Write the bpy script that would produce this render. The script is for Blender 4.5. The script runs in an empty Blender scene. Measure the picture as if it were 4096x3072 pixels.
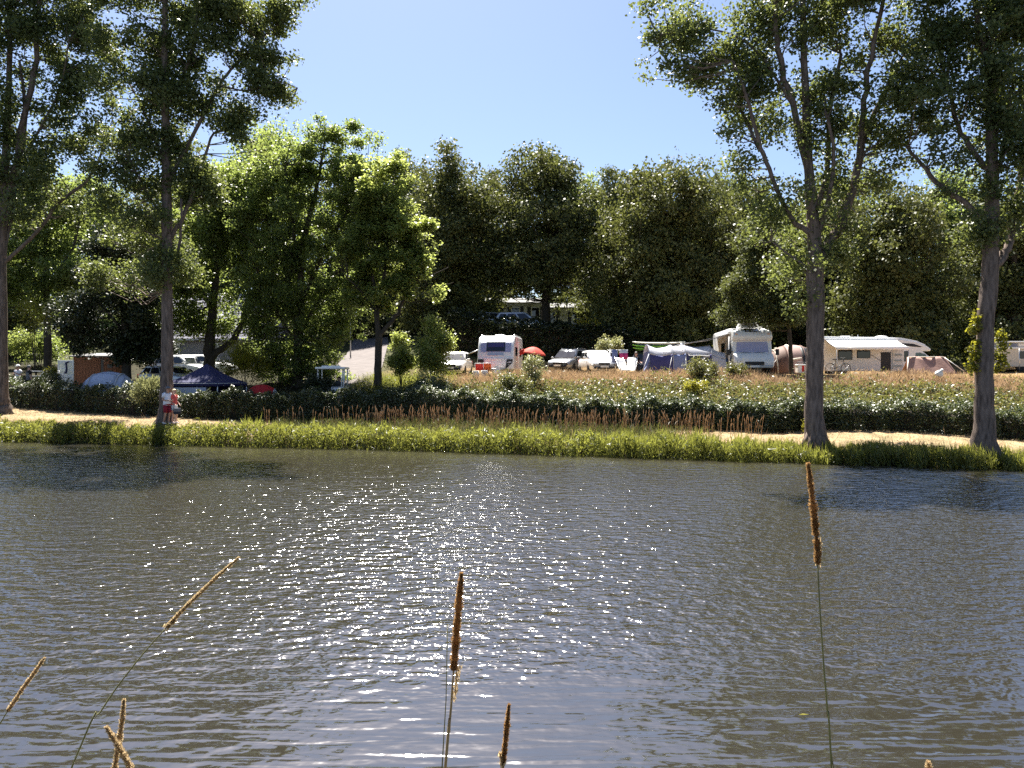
import bpy, bmesh, math, random
import numpy as np
from mathutils import Vector, Matrix, Euler

SC = bpy.context.scene
COL = SC.collection
PI = math.pi
R = math.radians

# ------------------------------------------------------------------ camera
F, CX, HY, CZ = 3000.0, 2048.0, 1500.0, 3.2      # photo pixels (4096 wide), eye 3.2 m above the water
cam_d = bpy.data.cameras.new('camera')
cam = bpy.data.objects.new('camera', cam_d)
COL.objects.link(cam)
cam.location = (0, 0, CZ)
cam.rotation_euler = (R(90), 0, 0)
cam_d.sensor_width = 36.0
cam_d.lens = 36.0 * F / 4096.0
cam_d.shift_y = -36.0 / 4096.0
cam_d.clip_start = 0.05
cam_d.clip_end = 3000
SC.camera = cam

# ------------------------------------------------------------------ sky, sun, exposure
SUN_EL, SUN_AZ = R(59), R(-13)                    # in front of the camera, a little to the left
w = bpy.data.worlds.new('World')
SC.world = w
w.use_nodes = True
nt = w.node_tree
nt.nodes.clear()
sky = nt.nodes.new('ShaderNodeTexSky')
sky.sky_type = 'NISHITA'
sky.sun_disc = False
sky.sun_elevation = SUN_EL
sky.sun_rotation = SUN_AZ
sky.altitude = 50
sky.air_density = 1.0
sky.dust_density = 0.9
sky.ozone_density = 3.2
bg = nt.nodes.new('ShaderNodeBackground')
bg.inputs['Strength'].default_value = 0.050
wo = nt.nodes.new('ShaderNodeOutputWorld')
tint = nt.nodes.new('ShaderNodeMixRGB'); tint.blend_type = 'MULTIPLY'; tint.inputs[0].default_value = 1.0
tint.inputs[2].default_value = (.93, .90, .92, 1)      # the phone's cooler white balance
nt.links.new(sky.outputs[0], tint.inputs[1]); nt.links.new(tint.outputs[0], bg.inputs[0])
nt.links.new(bg.outputs[0], wo.inputs[0])

sun_d = bpy.data.lights.new('sun', 'SUN')
sun_d.energy = 5.0
sun_d.angle = R(0.53)
sun_d.color = (1.0, 0.95, 0.86)
sun = bpy.data.objects.new('sun', sun_d)
COL.objects.link(sun)
sdir = Vector((math.sin(SUN_AZ) * math.cos(SUN_EL), math.cos(SUN_AZ) * math.cos(SUN_EL), math.sin(SUN_EL)))
sun.rotation_euler = sdir.to_track_quat('Z', 'Y').to_euler()
sun.location = (0, 60, 80)

SC.view_settings.view_transform = 'Standard'
SC.view_settings.look = 'None'
SC.view_settings.exposure = 1.95
SC.view_settings.gamma = 1.0
SC.view_settings.use_curve_mapping = False
SC.render.engine = 'CYCLES'
SC.cycles.max_bounces = 8
SC.cycles.transparent_max_bounces = 8
SC.cycles.sample_clamp_indirect = 6.0
SC.cycles.use_denoising = False
SC.cycles.pixel_filter_type = 'BLACKMAN_HARRIS'


def at(px, py, Y):
    """the point of the place seen at photo pixel (px, py) at distance Y"""
    return Vector(((px - CX) / F * Y, Y, CZ + (HY - py) / F * Y))


# ------------------------------------------------------------------ helpers
def tag(o, label=None, cat=None, group=None, kind=None):
    if label: o['label'] = label
    if cat: o['category'] = cat
    if group: o['group'] = group
    if kind: o['kind'] = kind
    return o


def empty(name, loc, rz=0.0, label=None, cat=None, group=None):
    o = bpy.data.objects.new(name, None)
    COL.objects.link(o)
    o.location = loc
    o.rotation_euler = (0, 0, rz)
    o.empty_display_size = 0.3
    return tag(o, label, cat, group)


def link(name, me, mat=None, parent=None, loc=None):
    o = bpy.data.objects.new(name, me)
    COL.objects.link(o)
    if mat is not None and not me.materials: me.materials.append(mat)
    if parent is not None: o.parent = parent
    if loc is not None: o.location = loc
    return o


def np_mesh(name, V, quads, smooth=False, attr=None):
    """fast mesh from numpy arrays; quads (n,4) or (n,3)"""
    me = bpy.data.meshes.new(name)
    V = np.asarray(V, dtype=np.float32); Q = np.asarray(quads, dtype=np.int32)
    n, k = Q.shape
    me.vertices.add(len(V)); me.vertices.foreach_set('co', V.ravel())
    me.loops.add(n * k); me.loops.foreach_set('vertex_index', Q.ravel())
    me.polygons.add(n)
    me.polygons.foreach_set('loop_start', np.arange(0, n * k, k, dtype=np.int32))
    me.polygons.foreach_set('loop_total', np.full(n, k, dtype=np.int32))
    if smooth: me.polygons.foreach_set('use_smooth', np.ones(n, dtype=bool))
    me.update(calc_edges=True)
    if attr is not None:
        a = me.color_attributes.new('cover', 'FLOAT_COLOR', 'POINT')
        a.data.foreach_set('color', np.asarray(attr, dtype=np.float32).ravel())
    return me


class MB:
    """collects boxes, tubes, lofts, prisms; build() links them as ONE mesh object"""
    def __init__(s): s.v = []; s.f = []; s.sm = []

    def add(s, vs, fs, smooth=False):
        b = len(s.v)
        s.v += [tuple(v) for v in vs]
        s.f += [tuple(b + i for i in f) for f in fs]
        s.sm += [smooth] * len(fs)
        return s

    def box(s, c, d, rz=0.0, rx=0.0, ry=0.0):
        M = Matrix.Translation(Vector(c)) @ Euler((rx, ry, rz)).to_matrix().to_4x4()
        h = [x / 2 for x in d]
        vs = [M @ Vector((sx * h[0], sy * h[1], sz * h[2])) for sx, sy, sz in
              ((-1,-1,-1),(1,-1,-1),(1,1,-1),(-1,1,-1),(-1,-1,1),(1,-1,1),(1,1,1),(-1,1,1))]
        return s.add(vs, [(0,3,2,1),(4,5,6,7),(0,1,5,4),(1,2,6,5),(2,3,7,6),(3,0,4,7)])

    def tube(s, pts, radii, n=8, cap=True, smooth=True):
        pts = [Vector(p) for p in pts]
        if not hasattr(radii, '__len__'): radii = [radii] * len(pts)
        vs, fs = [], []
        prev = None
        for i, p in enumerate(pts):
            t = (pts[min(i + 1, len(pts) - 1)] - pts[max(i - 1, 0)])
            if t.length < 1e-9: t = Vector((0, 0, 1))
            t.normalize()
            if prev is None:
                a = t.cross(Vector((0, 1, 0)) if abs(t.y) < .9 else Vector((1, 0, 0))).normalized()
            else:
                a = (prev - t * prev.dot(t)).normalized()
            prev = a
            b = t.cross(a)
            for k in range(n):
                an = 2 * PI * k / n
                vs.append(p + (a * math.cos(an) + b * math.sin(an)) * radii[i])
        for i in range(len(pts) - 1):
            for k in range(n):
                fs.append((i*n+k, i*n+(k+1) % n, (i+1)*n+(k+1) % n, (i+1)*n+k))
        s.add(vs, fs, smooth)
        if cap:
            b = len(s.v) - len(vs)
            s.f.append(tuple(b + k for k in range(n))[::-1]); s.sm.append(False)
            s.f.append(tuple(b + (len(pts)-1)*n + k for k in range(n))); s.sm.append(False)
        return s

    def rings(s, rs, closed_ends=True, smooth=True):
        """loft through rings of equal length"""
        n = len(rs[0]); vs = [p for r in rs for p in r]; fs = []
        for i in range(len(rs) - 1):
            for k in range(n):
                fs.append((i*n+k, i*n+(k+1) % n, (i+1)*n+(k+1) % n, (i+1)*n+k))
        if closed_ends:
            fs.append(tuple(range(n))[::-1]); fs.append(tuple((len(rs)-1)*n + k for k in range(n)))
        return s.add(vs, fs, smooth)

    def prism(s, prof, x0, x1, axis='x'):
        """extrude the outline prof [(a, z)] along an axis"""
        if axis == 'x':
            A = [(x0, a, z) for a, z in prof]; B = [(x1, a, z) for a, z in prof]
        else:
            A = [(a, x0, z) for a, z in prof]; B = [(a, x1, z) for a, z in prof]
        n = len(prof)
        fs = [(k, (k+1) % n, n + (k+1) % n, n + k) for k in range(n)]
        fs += [tuple(range(n))[::-1], tuple(n + k for k in range(n))]
        return s.add(A + B, fs)

    def grid(s, fn, nu, nv, smooth=True):
        vs = [fn(i / nu, j / nv) for j in range(nv + 1) for i in range(nu + 1)]
        fs = [(j*(nu+1)+i, j*(nu+1)+i+1, (j+1)*(nu+1)+i+1, (j+1)*(nu+1)+i) for j in range(nv) for i in range(nu)]
        return s.add(vs, fs, smooth)

    def lathe(s, prof, c=(0, 0, 0), n=16, axis='z', smooth=True):
        rs = []
        for r, h in prof:
            ring = []
            for k in range(n):
                a = 2 * PI * k / n
                x, y = r * math.cos(a), r * math.sin(a)
                p = (x, y, h) if axis == 'z' else ((h, x, y) if axis == 'x' else (x, h, y))
                ring.append((p[0] + c[0], p[1] + c[1], p[2] + c[2]))
            rs.append(ring)
        return s.rings(rs, True, smooth)

    def panel(s, q, inset=0.0, off=0.01, th=0.008):
        """a thin plate on the four-cornered face q, inset (fraction) and lifted by off"""
        q = [Vector(p) for p in q]
        c = sum(q, Vector()) / len(q)
        nrm = (q[1] - q[0]).cross(q[2] - q[0]).normalized()
        p = [a + (c - a) * inset + nrm * off for a in q]
        lo = [a - nrm * (off + th) for a in p]
        n = len(p)
        return s.add(p + lo, [tuple(range(n)), tuple(n + k for k in range(n))[::-1]] +
                     [(k, n + k, n + (k+1) % n, (k+1) % n) for k in range(n)])

    def build(s, name, mat, parent=None, bevel=0.0, seg=2, solid=0.0, loc=None):
        me = bpy.data.meshes.new(name)
        me.from_pydata(s.v, [], s.f)
        me.polygons.foreach_set('use_smooth', s.sm)
        me.update()
        bm = bmesh.new(); bm.from_mesh(me)
        bmesh.ops.recalc_face_normals(bm, faces=bm.faces)
        bm.to_mesh(me); bm.free()
        o = link(name, me, mat, parent, loc)
        if solid:
            m = o.modifiers.new('thickness', 'SOLIDIFY'); m.thickness = solid; m.offset = 0
        if bevel:
            m = o.modifiers.new('bevel', 'BEVEL'); m.width = bevel; m.segments = seg; m.limit_method = 'ANGLE'; m.angle_limit = R(40)
            me.polygons.foreach_set('use_smooth', [True] * len(me.polygons))
            m.harden_normals = True
        return o


def copy_tree(o, parent=None):
    c = o.copy(); COL.objects.link(c)
    if parent is not None: c.parent = parent
    for ch in list(o.children): copy_tree(ch, c)
    return c


# ------------------------------------------------------------------ materials
def nodes_of(m):
    m.use_nodes = True
    n = m.node_tree
    return n, n.nodes['Principled BSDF'], n.links


def pm(name, col, rough=0.5, spec=0.5, metal=0.0, var=0.12, scale=6.0, bump=0.0, bscale=40.0, stretch=(1, 1, 1), coat=0.0, transl=None):
    m = bpy.data.materials.new(name)
    n, p, L = nodes_of(m)
    p.inputs['Roughness'].default_value = rough
    p.inputs['Specular IOR Level'].default_value = spec
    p.inputs['Metallic'].default_value = metal
    p.inputs['Coat Weight'].default_value = coat
    p.inputs['Coat Roughness'].default_value = 0.08
    tc = n.nodes.new('ShaderNodeTexCoord')
    mp = n.nodes.new('ShaderNodeMapping'); mp.inputs['Scale'].default_value = stretch
    L.new(tc.outputs['Object'], mp.inputs[0])
    nz = n.nodes.new('ShaderNodeTexNoise'); nz.inputs['Scale'].default_value = scale; nz.inputs['Detail'].default_value = 6
    L.new(mp.outputs[0], nz.inputs[0])
    cr = n.nodes.new('ShaderNodeValToRGB')
    lo = tuple(max(0, c * (1 - var)) for c in col[:3]) + (1,)
    hi = tuple(min(1, c * (1 + var)) for c in col[:3]) + (1,)
    cr.color_ramp.elements[0].position = .3; cr.color_ramp.elements[0].color = lo
    cr.color_ramp.elements[1].position = .7; cr.color_ramp.elements[1].color = hi
    L.new(nz.outputs[0], cr.inputs[0]); L.new(cr.outputs[0], p.inputs['Base Color'])
    if bump:
        b = n.nodes.new('ShaderNodeBump'); b.inputs['Strength'].default_value = bump; b.inputs['Distance'].default_value = 0.02
        nb = n.nodes.new('ShaderNodeTexNoise'); nb.inputs['Scale'].default_value = bscale; nb.inputs['Detail'].default_value = 5
        L.new(mp.outputs[0], nb.inputs[0]); L.new(nb.outputs[0], b.inputs['Height']); L.new(b.outputs[0], p.inputs['Normal'])
    if transl:
        out = n.nodes['Material Output']
        t = n.nodes.new('ShaderNodeBsdfTranslucent'); t.inputs[0].default_value = tuple(transl[:3]) + (1,)
        mx = n.nodes.new('ShaderNodeMixShader'); mx.inputs[0].default_value = transl[3]
        L.new(p.outputs[0], mx.inputs[1]); L.new(t.outputs[0], mx.inputs[2]); L.new(mx.outputs[0], out.inputs[0])
    return m


def leaf_mat(name, cols, tcol, tfac=0.45, rough=0.35, spec=0.5):
    """leaf colours vary leaf by leaf; light passes through the blade"""
    m = bpy.data.materials.new(name)
    n, p, L = nodes_of(m)
    p.inputs['Roughness'].default_value = rough
    p.inputs['Specular IOR Level'].default_value = spec
    g = n.nodes.new('ShaderNodeNewGeometry')
    cr = n.nodes.new('ShaderNodeValToRGB')
    el = cr.color_ramp.elements
    el[0].position = 0; el[0].color = tuple(cols[0]) + (1,)
    el[1].position = 1; el[1].color = tuple(cols[-1]) + (1,)
    for i, c in enumerate(cols[1:-1]):
        e = el.new((i + 1) / (len(cols) - 1)); e.color = tuple(c) + (1,)
    L.new(g.outputs['Random Per Island'], cr.inputs[0])
    oi = n.nodes.new('ShaderNodeObjectInfo')          # each plant a little lighter or darker, warmer or cooler than its neighbour
    tone = n.nodes.new('ShaderNodeValToRGB')
    tone.color_ramp.elements[0].color = (.80, .86, .86, 1); tone.color_ramp.elements[1].color = (1.25, 1.16, 1.0, 1)
    L.new(oi.outputs['Random'], tone.inputs[0])
    tm_ = n.nodes.new('ShaderNodeMixRGB'); tm_.blend_type = 'MULTIPLY'; tm_.inputs[0].default_value = 1
    L.new(cr.outputs[0], tm_.inputs[1]); L.new(tone.outputs[0], tm_.inputs[2])
    cr = tm_
    L.new(cr.outputs[0], p.inputs['Base Color'])
    t = n.nodes.new('ShaderNodeBsdfTranslucent')
    mul = n.nodes.new('ShaderNodeMixRGB'); mul.blend_type = 'MIX'; mul.inputs[0].default_value = 0.75
    L.new(cr.outputs[0], mul.inputs[1]); mul.inputs[2].default_value = tuple(tcol) + (1,)
    L.new(mul.outputs[0], t.inputs[0])
    mx = n.nodes.new('ShaderNodeMixShader'); mx.inputs[0].default_value = tfac
    out = n.nodes['Material Output']
    L.new(p.outputs[0], mx.inputs[1]); L.new(t.outputs[0], mx.inputs[2]); L.new(mx.outputs[0], out.inputs[0])
    return m


def unit(a):
    return a / np.maximum(np.linalg.norm(a, axis=1, keepdims=True), 1e-9)


def leaf_quads(P, L, asp, rng, up=0.5, axis=None, spread=0.5, fold=0.12):
    """one folded diamond blade per point"""
    N = len(P)
    L = np.broadcast_to(np.asarray(L, float), (N,))[:, None]
    if axis is None:
        nr = unit(rng.normal(size=(N, 3)) + np.array([0, 0, up * 2.0]))
        d = unit(np.cross(nr, rng.normal(size=(N, 3))))
        s = np.cross(nr, d)
    else:
        d = unit(np.asarray(axis, float) + spread * rng.normal(size=(N, 3)))
        s = unit(np.cross(d, rng.normal(size=(N, 3))))
        nr = np.cross(d, s)
    W = L * asp
    V = np.empty((N, 4, 3))
    V[:, 0] = P - d * L * .5
    V[:, 1] = P + s * W * .5 + nr * L * fold
    V[:, 2] = P + d * L * .5
    V[:, 3] = P - s * W * .5 + nr * L * fold
    return V.reshape(-1, 3), np.arange(N * 4).reshape(N, 4)


def leaves(name, P, L, asp, mat, parent, rng, **k):
    V, Q = leaf_quads(np.asarray(P), L, asp, rng, **k)
    return link(name, np_mesh(name, V, Q), mat, parent)
# ------------------------------------------------------------------ the lie of the land
_bx = np.array([-400, -60, -24.7, -15, -5.9, 5.4, 11.4, 17.3, 40, 400.])
_by = np.array([60, 48, 36.3, 34.3, 32.5, 29.1, 27.3, 25.3, 18, 5.])
def bankY(x): return np.interp(x, _bx, _by)

CTRL = np.array([
 (-40,42,1.7),(-27,38,1.25),(-17,36.2,.92),(-6,34,.8),(5,30.5,.72),(11.4,28.5,.70),(17,26.3,.65),(30,22.5,.6),
 (-40,46,1.9),(-27,41.2,1.35),(-18,38.6,1.0),(-6,36.5,.85),(5,33.2,.8),(11,31,.75),(20,28.8,.7),(30,26,.7),
 (-6,39,1.0),(2,36,1.15),(10,33.5,1.15),(20,31,1.1),(-3,44.5,2.9),(2,43,3.15),(10,40.5,3.2),(20,37.5,3.1),(30,35,3.0),
 (-2,50,3.15),(10,50,3.2),(20,48,3.2),(30,46,3.2),(0,55.5,3.3),(15,55.5,3.3),(28,53,3.3),
 (-1,62,6.7),(-4,66,7.1),(15,62,4.6),(30,60,4.2),(0,70,7.3),(20,75,5.6),
 (-29,44,2.0),(-23,43.5,1.45),(-17,42.5,1.0),(-13,43,1.25),(-10,43.5,1.9),(-9.5,48,2.9),(-10,52,3.5),(-11.5,60,4.6),(-13,70,5.8),
 (-21,50,2.95),(-28,50,2.3),(-22,62,3.7),(-53,80,9.5),(-50,74,6.5),(-50,60,3.6),(-60,115,13),(0,115,13),(60,115,13),(60,70,5.5),
 (-150,80,9),(150,60,7),(-300,300,16),(300,300,16),(0,300,16),(-6,42.5,2.0),(-7,46,2.7)])
_d = np.linalg.norm(CTRL[:, None, :2] - CTRL[None, :, :2], axis=2)
_A = np.zeros((len(CTRL) + 3,) * 2); _n = len(CTRL)
_A[:_n, :_n] = _d; _A[:_n, _n] = 1; _A[:_n, _n+1:] = CTRL[:, :2]; _A[_n:, :_n] = _A[:_n, _n:].T
_W = np.linalg.solve(_A, np.concatenate([CTRL[:, 2], [0, 0, 0]]))
def sstep(a, b, x):
    t = np.clip((x - a) / (b - a), 0, 1); return t * t * (3 - 2 * t)
def ground(x, y):
    x = np.atleast_1d(np.asarray(x, float)); y = np.atleast_1d(np.asarray(y, float))
    d = np.sqrt((x[:, None] - CTRL[None, :, 0]) ** 2 + (y[:, None] - CTRL[None, :, 1]) ** 2)
    land = d @ _W[:_n] + _W[_n] + _W[_n+1] * x + _W[_n+2] * y
    land = np.clip(land, .3, 18)
    s = y - bankY(x)
    far = -1.3 + (land + 1.3) * sstep(-1.6, 1.3, s)
    near = 1.55 - 2.85 * sstep(0.8, 6.2, y)
    return np.where(y < 12, near, far)
def gz(x, y): return float(ground(x, y)[0])

def axis_pts(lo, hi, flo, fhi, step, grow=1.35):
    a = list(np.arange(flo, fhi + 1e-6, step)); st = step
    x = flo
    left = []
    while x > lo:
        st *= grow; x -= st; left.append(max(x, lo))
    st = step; x = a[-1]; right = []
    while x < hi:
        st *= grow; x += st; right.append(min(x, hi))
    return np.array(left[::-1] + a + right)

gx = axis_pts(-900, 900, -46, 36, .45); gy = axis_pts(-300, 1500, -2, 92, .45)
GX, GY = np.meshgrid(gx, gy)
gzv = ground(GX.ravel(), GY.ravel())
_rng = np.random.default_rng(5)
S_ = GY.ravel() - bankY(GX.ravel())
onland = (S_ > .8) & (GY.ravel() < 95)
gzv = gzv + np.where(onland, _rng.normal(size=gzv.size) * .02, 0)
# ground cover: dry trodden path, rough green, dry bank, leaf mould with the tree shade put into its colour, mown lawn
x_, y_ = GX.ravel(), GY.ravel()
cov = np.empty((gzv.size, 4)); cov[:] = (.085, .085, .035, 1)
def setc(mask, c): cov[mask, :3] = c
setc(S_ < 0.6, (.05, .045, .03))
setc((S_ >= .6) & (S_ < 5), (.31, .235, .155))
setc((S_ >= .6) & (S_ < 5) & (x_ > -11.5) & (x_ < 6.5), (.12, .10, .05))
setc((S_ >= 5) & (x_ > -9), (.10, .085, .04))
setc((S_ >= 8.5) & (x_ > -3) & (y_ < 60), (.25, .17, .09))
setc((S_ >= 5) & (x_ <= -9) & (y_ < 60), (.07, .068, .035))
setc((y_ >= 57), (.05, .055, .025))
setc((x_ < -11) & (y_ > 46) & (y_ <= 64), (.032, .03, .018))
setc((x_ < -40) & (y_ > 70) & (y_ < 90), (.16, .22, .06))
setc((x_ > -9.5) & (x_ < -4.5) & (y_ > 40.5) & (y_ < 49), (.13, .15, .045))
nX, nY = len(gx), len(gy)
ii = (np.arange(nY - 1)[:, None] * nX + np.arange(nX - 1)[None, :]).ravel()
GQ = np.stack([ii, ii + 1, ii + nX + 1, ii + nX], 1)
gm = bpy.data.materials.new('ground_cover')
n, p, L = nodes_of(gm)
p.inputs['Roughness'].default_value = .95; p.inputs['Specular IOR Level'].default_value = .1
at_ = n.nodes.new('ShaderNodeVertexColor'); at_.layer_name = 'cover'
nz = n.nodes.new('ShaderNodeTexNoise'); nz.inputs['Scale'].default_value = 1.3; nz.inputs['Detail'].default_value = 9
tc = n.nodes.new('ShaderNodeTexCoord'); L.new(tc.outputs['Object'], nz.inputs[0])
cr = n.nodes.new('ShaderNodeValToRGB'); cr.color_ramp.elements[0].position = .32; cr.color_ramp.elements[0].color = (.55, .6, .5, 1)
cr.color_ramp.elements[1].position = .66; cr.color_ramp.elements[1].color = (1.25, 1.15, 1.0, 1)
L.new(nz.outputs[0], cr.inputs[0])
mu = n.nodes.new('ShaderNodeMixRGB'); mu.blend_type = 'MULTIPLY'; mu.inputs[0].default_value = 1
L.new(at_.outputs[0], mu.inputs[1]); L.new(cr.outputs[0], mu.inputs[2]); L.new(mu.outputs[0], p.inputs['Base Color'])
nb = n.nodes.new('ShaderNodeTexNoise'); nb.inputs['Scale'].default_value = 14; nb.inputs['Detail'].default_value = 6
L.new(tc.outputs['Object'], nb.inputs[0])
bp = n.nodes.new('ShaderNodeBump'); bp.inputs['Strength'].default_value = .7; bp.inputs['Distance'].default_value = .06
L.new(nb.outputs[0], bp.inputs['Height']); L.new(bp.outputs[0], p.inputs['Normal'])
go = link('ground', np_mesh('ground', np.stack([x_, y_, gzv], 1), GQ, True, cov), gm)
tag(go, 'ground of dry path, rough banks and camping pitches round the pond', kind='structure')

# ------------------------------------------------------------------ the pond
wm = bpy.data.materials.new('pond_water')
n, p, L = nodes_of(wm)
p.inputs['Base Color'].default_value = (.025, .0225, .0165, 1)
p.inputs['Roughness'].default_value = .06
p.inputs['IOR'].default_value = 3.0
tc = n.nodes.new('ShaderNodeTexCoord')
def wave(scale, sx, sy, detail, rot=0.0, dist=0.0, rough=.55):
    mp = n.nodes.new('ShaderNodeMapping'); mp.inputs['Scale'].default_value = (sx, sy, 1); mp.inputs['Rotation'].default_value = (0, 0, rot)
    L.new(tc.outputs['Object'], mp.inputs[0])
    t = n.nodes.new('ShaderNodeTexNoise'); t.inputs['Scale'].default_value = scale; t.inputs['Detail'].default_value = detail
    t.inputs['Roughness'].default_value = rough; t.inputs['Distortion'].default_value = dist
    L.new(mp.outputs[0], t.inputs[0])
    return t.outputs[0]
def mth(op, a, b=None, c=None):
    m = n.nodes.new('ShaderNodeMath'); m.operation = op
    for i, v in enumerate((a, b, c)):
        if v is None: continue
        if isinstance(v, (int, float)): m.inputs[i].default_value = v
        else: L.new(v, m.inputs[i])
    return m.outputs[0]
sep = n.nodes.new('ShaderNodeSeparateXYZ'); L.new(tc.outputs['Object'], sep.inputs[0])
def mr(v, a, b, c, d):
    m = n.nodes.new('ShaderNodeMapRange'); m.interpolation_type = 'SMOOTHSTEP'
    for i, q in enumerate((a, b, c, d)): m.inputs[i + 1].default_value = q
    L.new(v, m.inputs[0]); return m.outputs[0]
# wind reaches the open water; the lee of the near bank only carries long low ripples
gust = wave(.16, 1, 1, 3, .4)
edge = mth('ADD', sep.outputs['Y'], mth('MULTIPLY', mth('SUBTRACT', gust, .5), 5.0))
wind = mr(edge, 6.8, 9.6, .06, 1.0)
lee = mr(sep.outputs['Y'], 12.0, 33.0, 1.0, .38)
chop = wave(3.3, .50, 1.2, 2.5, .10, .3)
fine = wave(5.0, .85, 1.1, 2.0, -.15, .2)
swell = wave(3.3, .26, 1.6, 1.6, -.09, .5, .45)
h = mth('ADD', mth('MULTIPLY', chop, mth('MULTIPLY', wind, .056)), mth('MULTIPLY', fine, mth('MULTIPLY', wind, .060)))
h = mth('MULTIPLY', h, lee)
h = mth('ADD', h, mth('MULTIPLY', swell, .026))
# wind-driven ripples: long gentle backs towards the near bank, short steep fronts
def saw(scale, rot, dist, dscale):
    mp = n.nodes.new('ShaderNodeMapping'); mp.inputs['Rotation'].default_value = (0, 0, rot); mp.inputs['Scale'].default_value = (.8, 1, 1)
    L.new(tc.outputs['Object'], mp.inputs[0])
    t = n.nodes.new('ShaderNodeTexWave'); t.wave_type = 'BANDS'; t.bands_direction = 'Y'; t.wave_profile = 'SAW'
    t.inputs['Scale'].default_value = scale; t.inputs['Distortion'].default_value = dist; t.inputs['Detail'].default_value = 2.5; t.inputs['Detail Scale'].default_value = dscale
    L.new(mp.outputs[0], t.inputs[0]); return t.outputs['Fac']
h = mth('ADD', h, mth('MULTIPLY', saw(2.3, .08, 9.0, 1.3), .0095))
h = mth('ADD', h, mth('MULTIPLY', saw(1.1, -.13, 7.0, .8), .0115))
bp = n.nodes.new('ShaderNodeBump'); bp.inputs['Strength'].default_value = 1.0; bp.inputs['Distance'].default_value = 1.0
L.new(h, bp.inputs['Height']); L.new(bp.outputs[0], p.inputs['Normal'])
wo_ = MB().grid(lambda u, v: (-420 + 840 * u, 1.5 + 62 * v, 0.0), 40, 8).build('pond_water', wm)
tag(wo_, 'rippled pond glittering in the sun', kind='structure')

# ------------------------------------------------------------------ leaf materials
LEAF = dict(
 poplar=leaf_mat('poplar_leaf', [(.044,.062,.026),(.066,.092,.038),(.105,.13,.058)], (.27,.31,.07), .38, .46, .32),
 maple=leaf_mat('maple_leaf', [(.058,.084,.028),(.088,.120,.042),(.135,.160,.062)], (.36,.44,.10), .54, .40, .4),
 bright=leaf_mat('bright_leaf', [(.075,.105,.032),(.11,.14,.045),(.155,.17,.075)], (.48,.54,.13), .58, .34, .5),
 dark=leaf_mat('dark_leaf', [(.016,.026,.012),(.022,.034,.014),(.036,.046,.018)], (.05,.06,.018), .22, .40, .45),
 beech=leaf_mat('beech_leaf', [(.050,.064,.022),(.078,.090,.030),(.12,.125,.045)], (.19,.21,.05), .32, .52, .28),
 laurel=leaf_mat('laurel_leaf', [(.034,.050,.021),(.055,.074,.032),(.10,.115,.06)], (.14,.17,.04), .26, .44, .75),
 pathstraw=leaf_mat('trodden_straw', [(.27,.20,.125),(.36,.28,.18),(.24,.18,.10)], (.32,.25,.15), .25, .7, .2),
 brush=leaf_mat('brush_leaf', [(.05,.062,.022),(.085,.095,.032),(.13,.12,.045)], (.24,.24,.06), .4, .42, .6),
 yellow=leaf_mat('yellow_leaf', [(.12,.13,.018),(.17,.17,.025),(.22,.20,.05)], (.38,.36,.03), .5, .35, .5),
 pale=leaf_mat('pale_leaf', [(.10,.115,.05),(.19,.20,.10),(.30,.30,.17)], (.36,.36,.14), .42, .38, .5),
 reed=leaf_mat('reed_blade', [(.045,.065,.018),(.095,.112,.028),(.17,.165,.055)], (.34,.35,.06), .50, .42, .4),
 verge=leaf_mat('dark_green_grass', [(.030,.040,.014),(.05,.06,.02),(.09,.085,.035)], (.14,.15,.04), .35, .5, .3),  # dark green blades among the seed stalks
 straw=leaf_mat('straw_blade', [(.27,.165,.10),(.40,.29,.18),(.31,.18,.11)], (.42,.29,.16), .38, .6, .25),
)
bark_grey = pm('poplar_bark', (.135, .105, .088), .95, .12, 0, .5, 7, 1.0, 22, (1.6, 1.6, .30))
bark_dark = pm('dark_bark', (.055, .045, .035), .9, .2, 0, .35, 6, .8, 30, (1, 1, .3))
# ------------------------------------------------------------------ trees
def wobble(pts, rad, rng, amt=.05, sub=4):
    """resample a limb smoothly and let it wander a little"""
    pts = [np.array(p) for p in pts]
    out, rr = [], []
    for i in range(len(pts) - 1):
        p0 = pts[max(i-1, 0)]; p1 = pts[i]; p2 = pts[i+1]; p3 = pts[min(i+2, len(pts)-1)]
        for k in range(sub):
            t = k / sub
            q = .5 * ((2*p1) + (-p0+p2)*t + (2*p0-5*p1+4*p2-p3)*t*t + (-p0+3*p1-3*p2+p3)*t**3)
            out.append(q + rng.normal(size=3) * amt * rad[i] * (0 if i + k == 0 else 1))
            rr.append((rad[i] + (rad[i+1] - rad[i]) * t) * (1 + rng.normal() * .03))
    out.append(pts[-1]); rr.append(rad[-1])
    return out, rr


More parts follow.
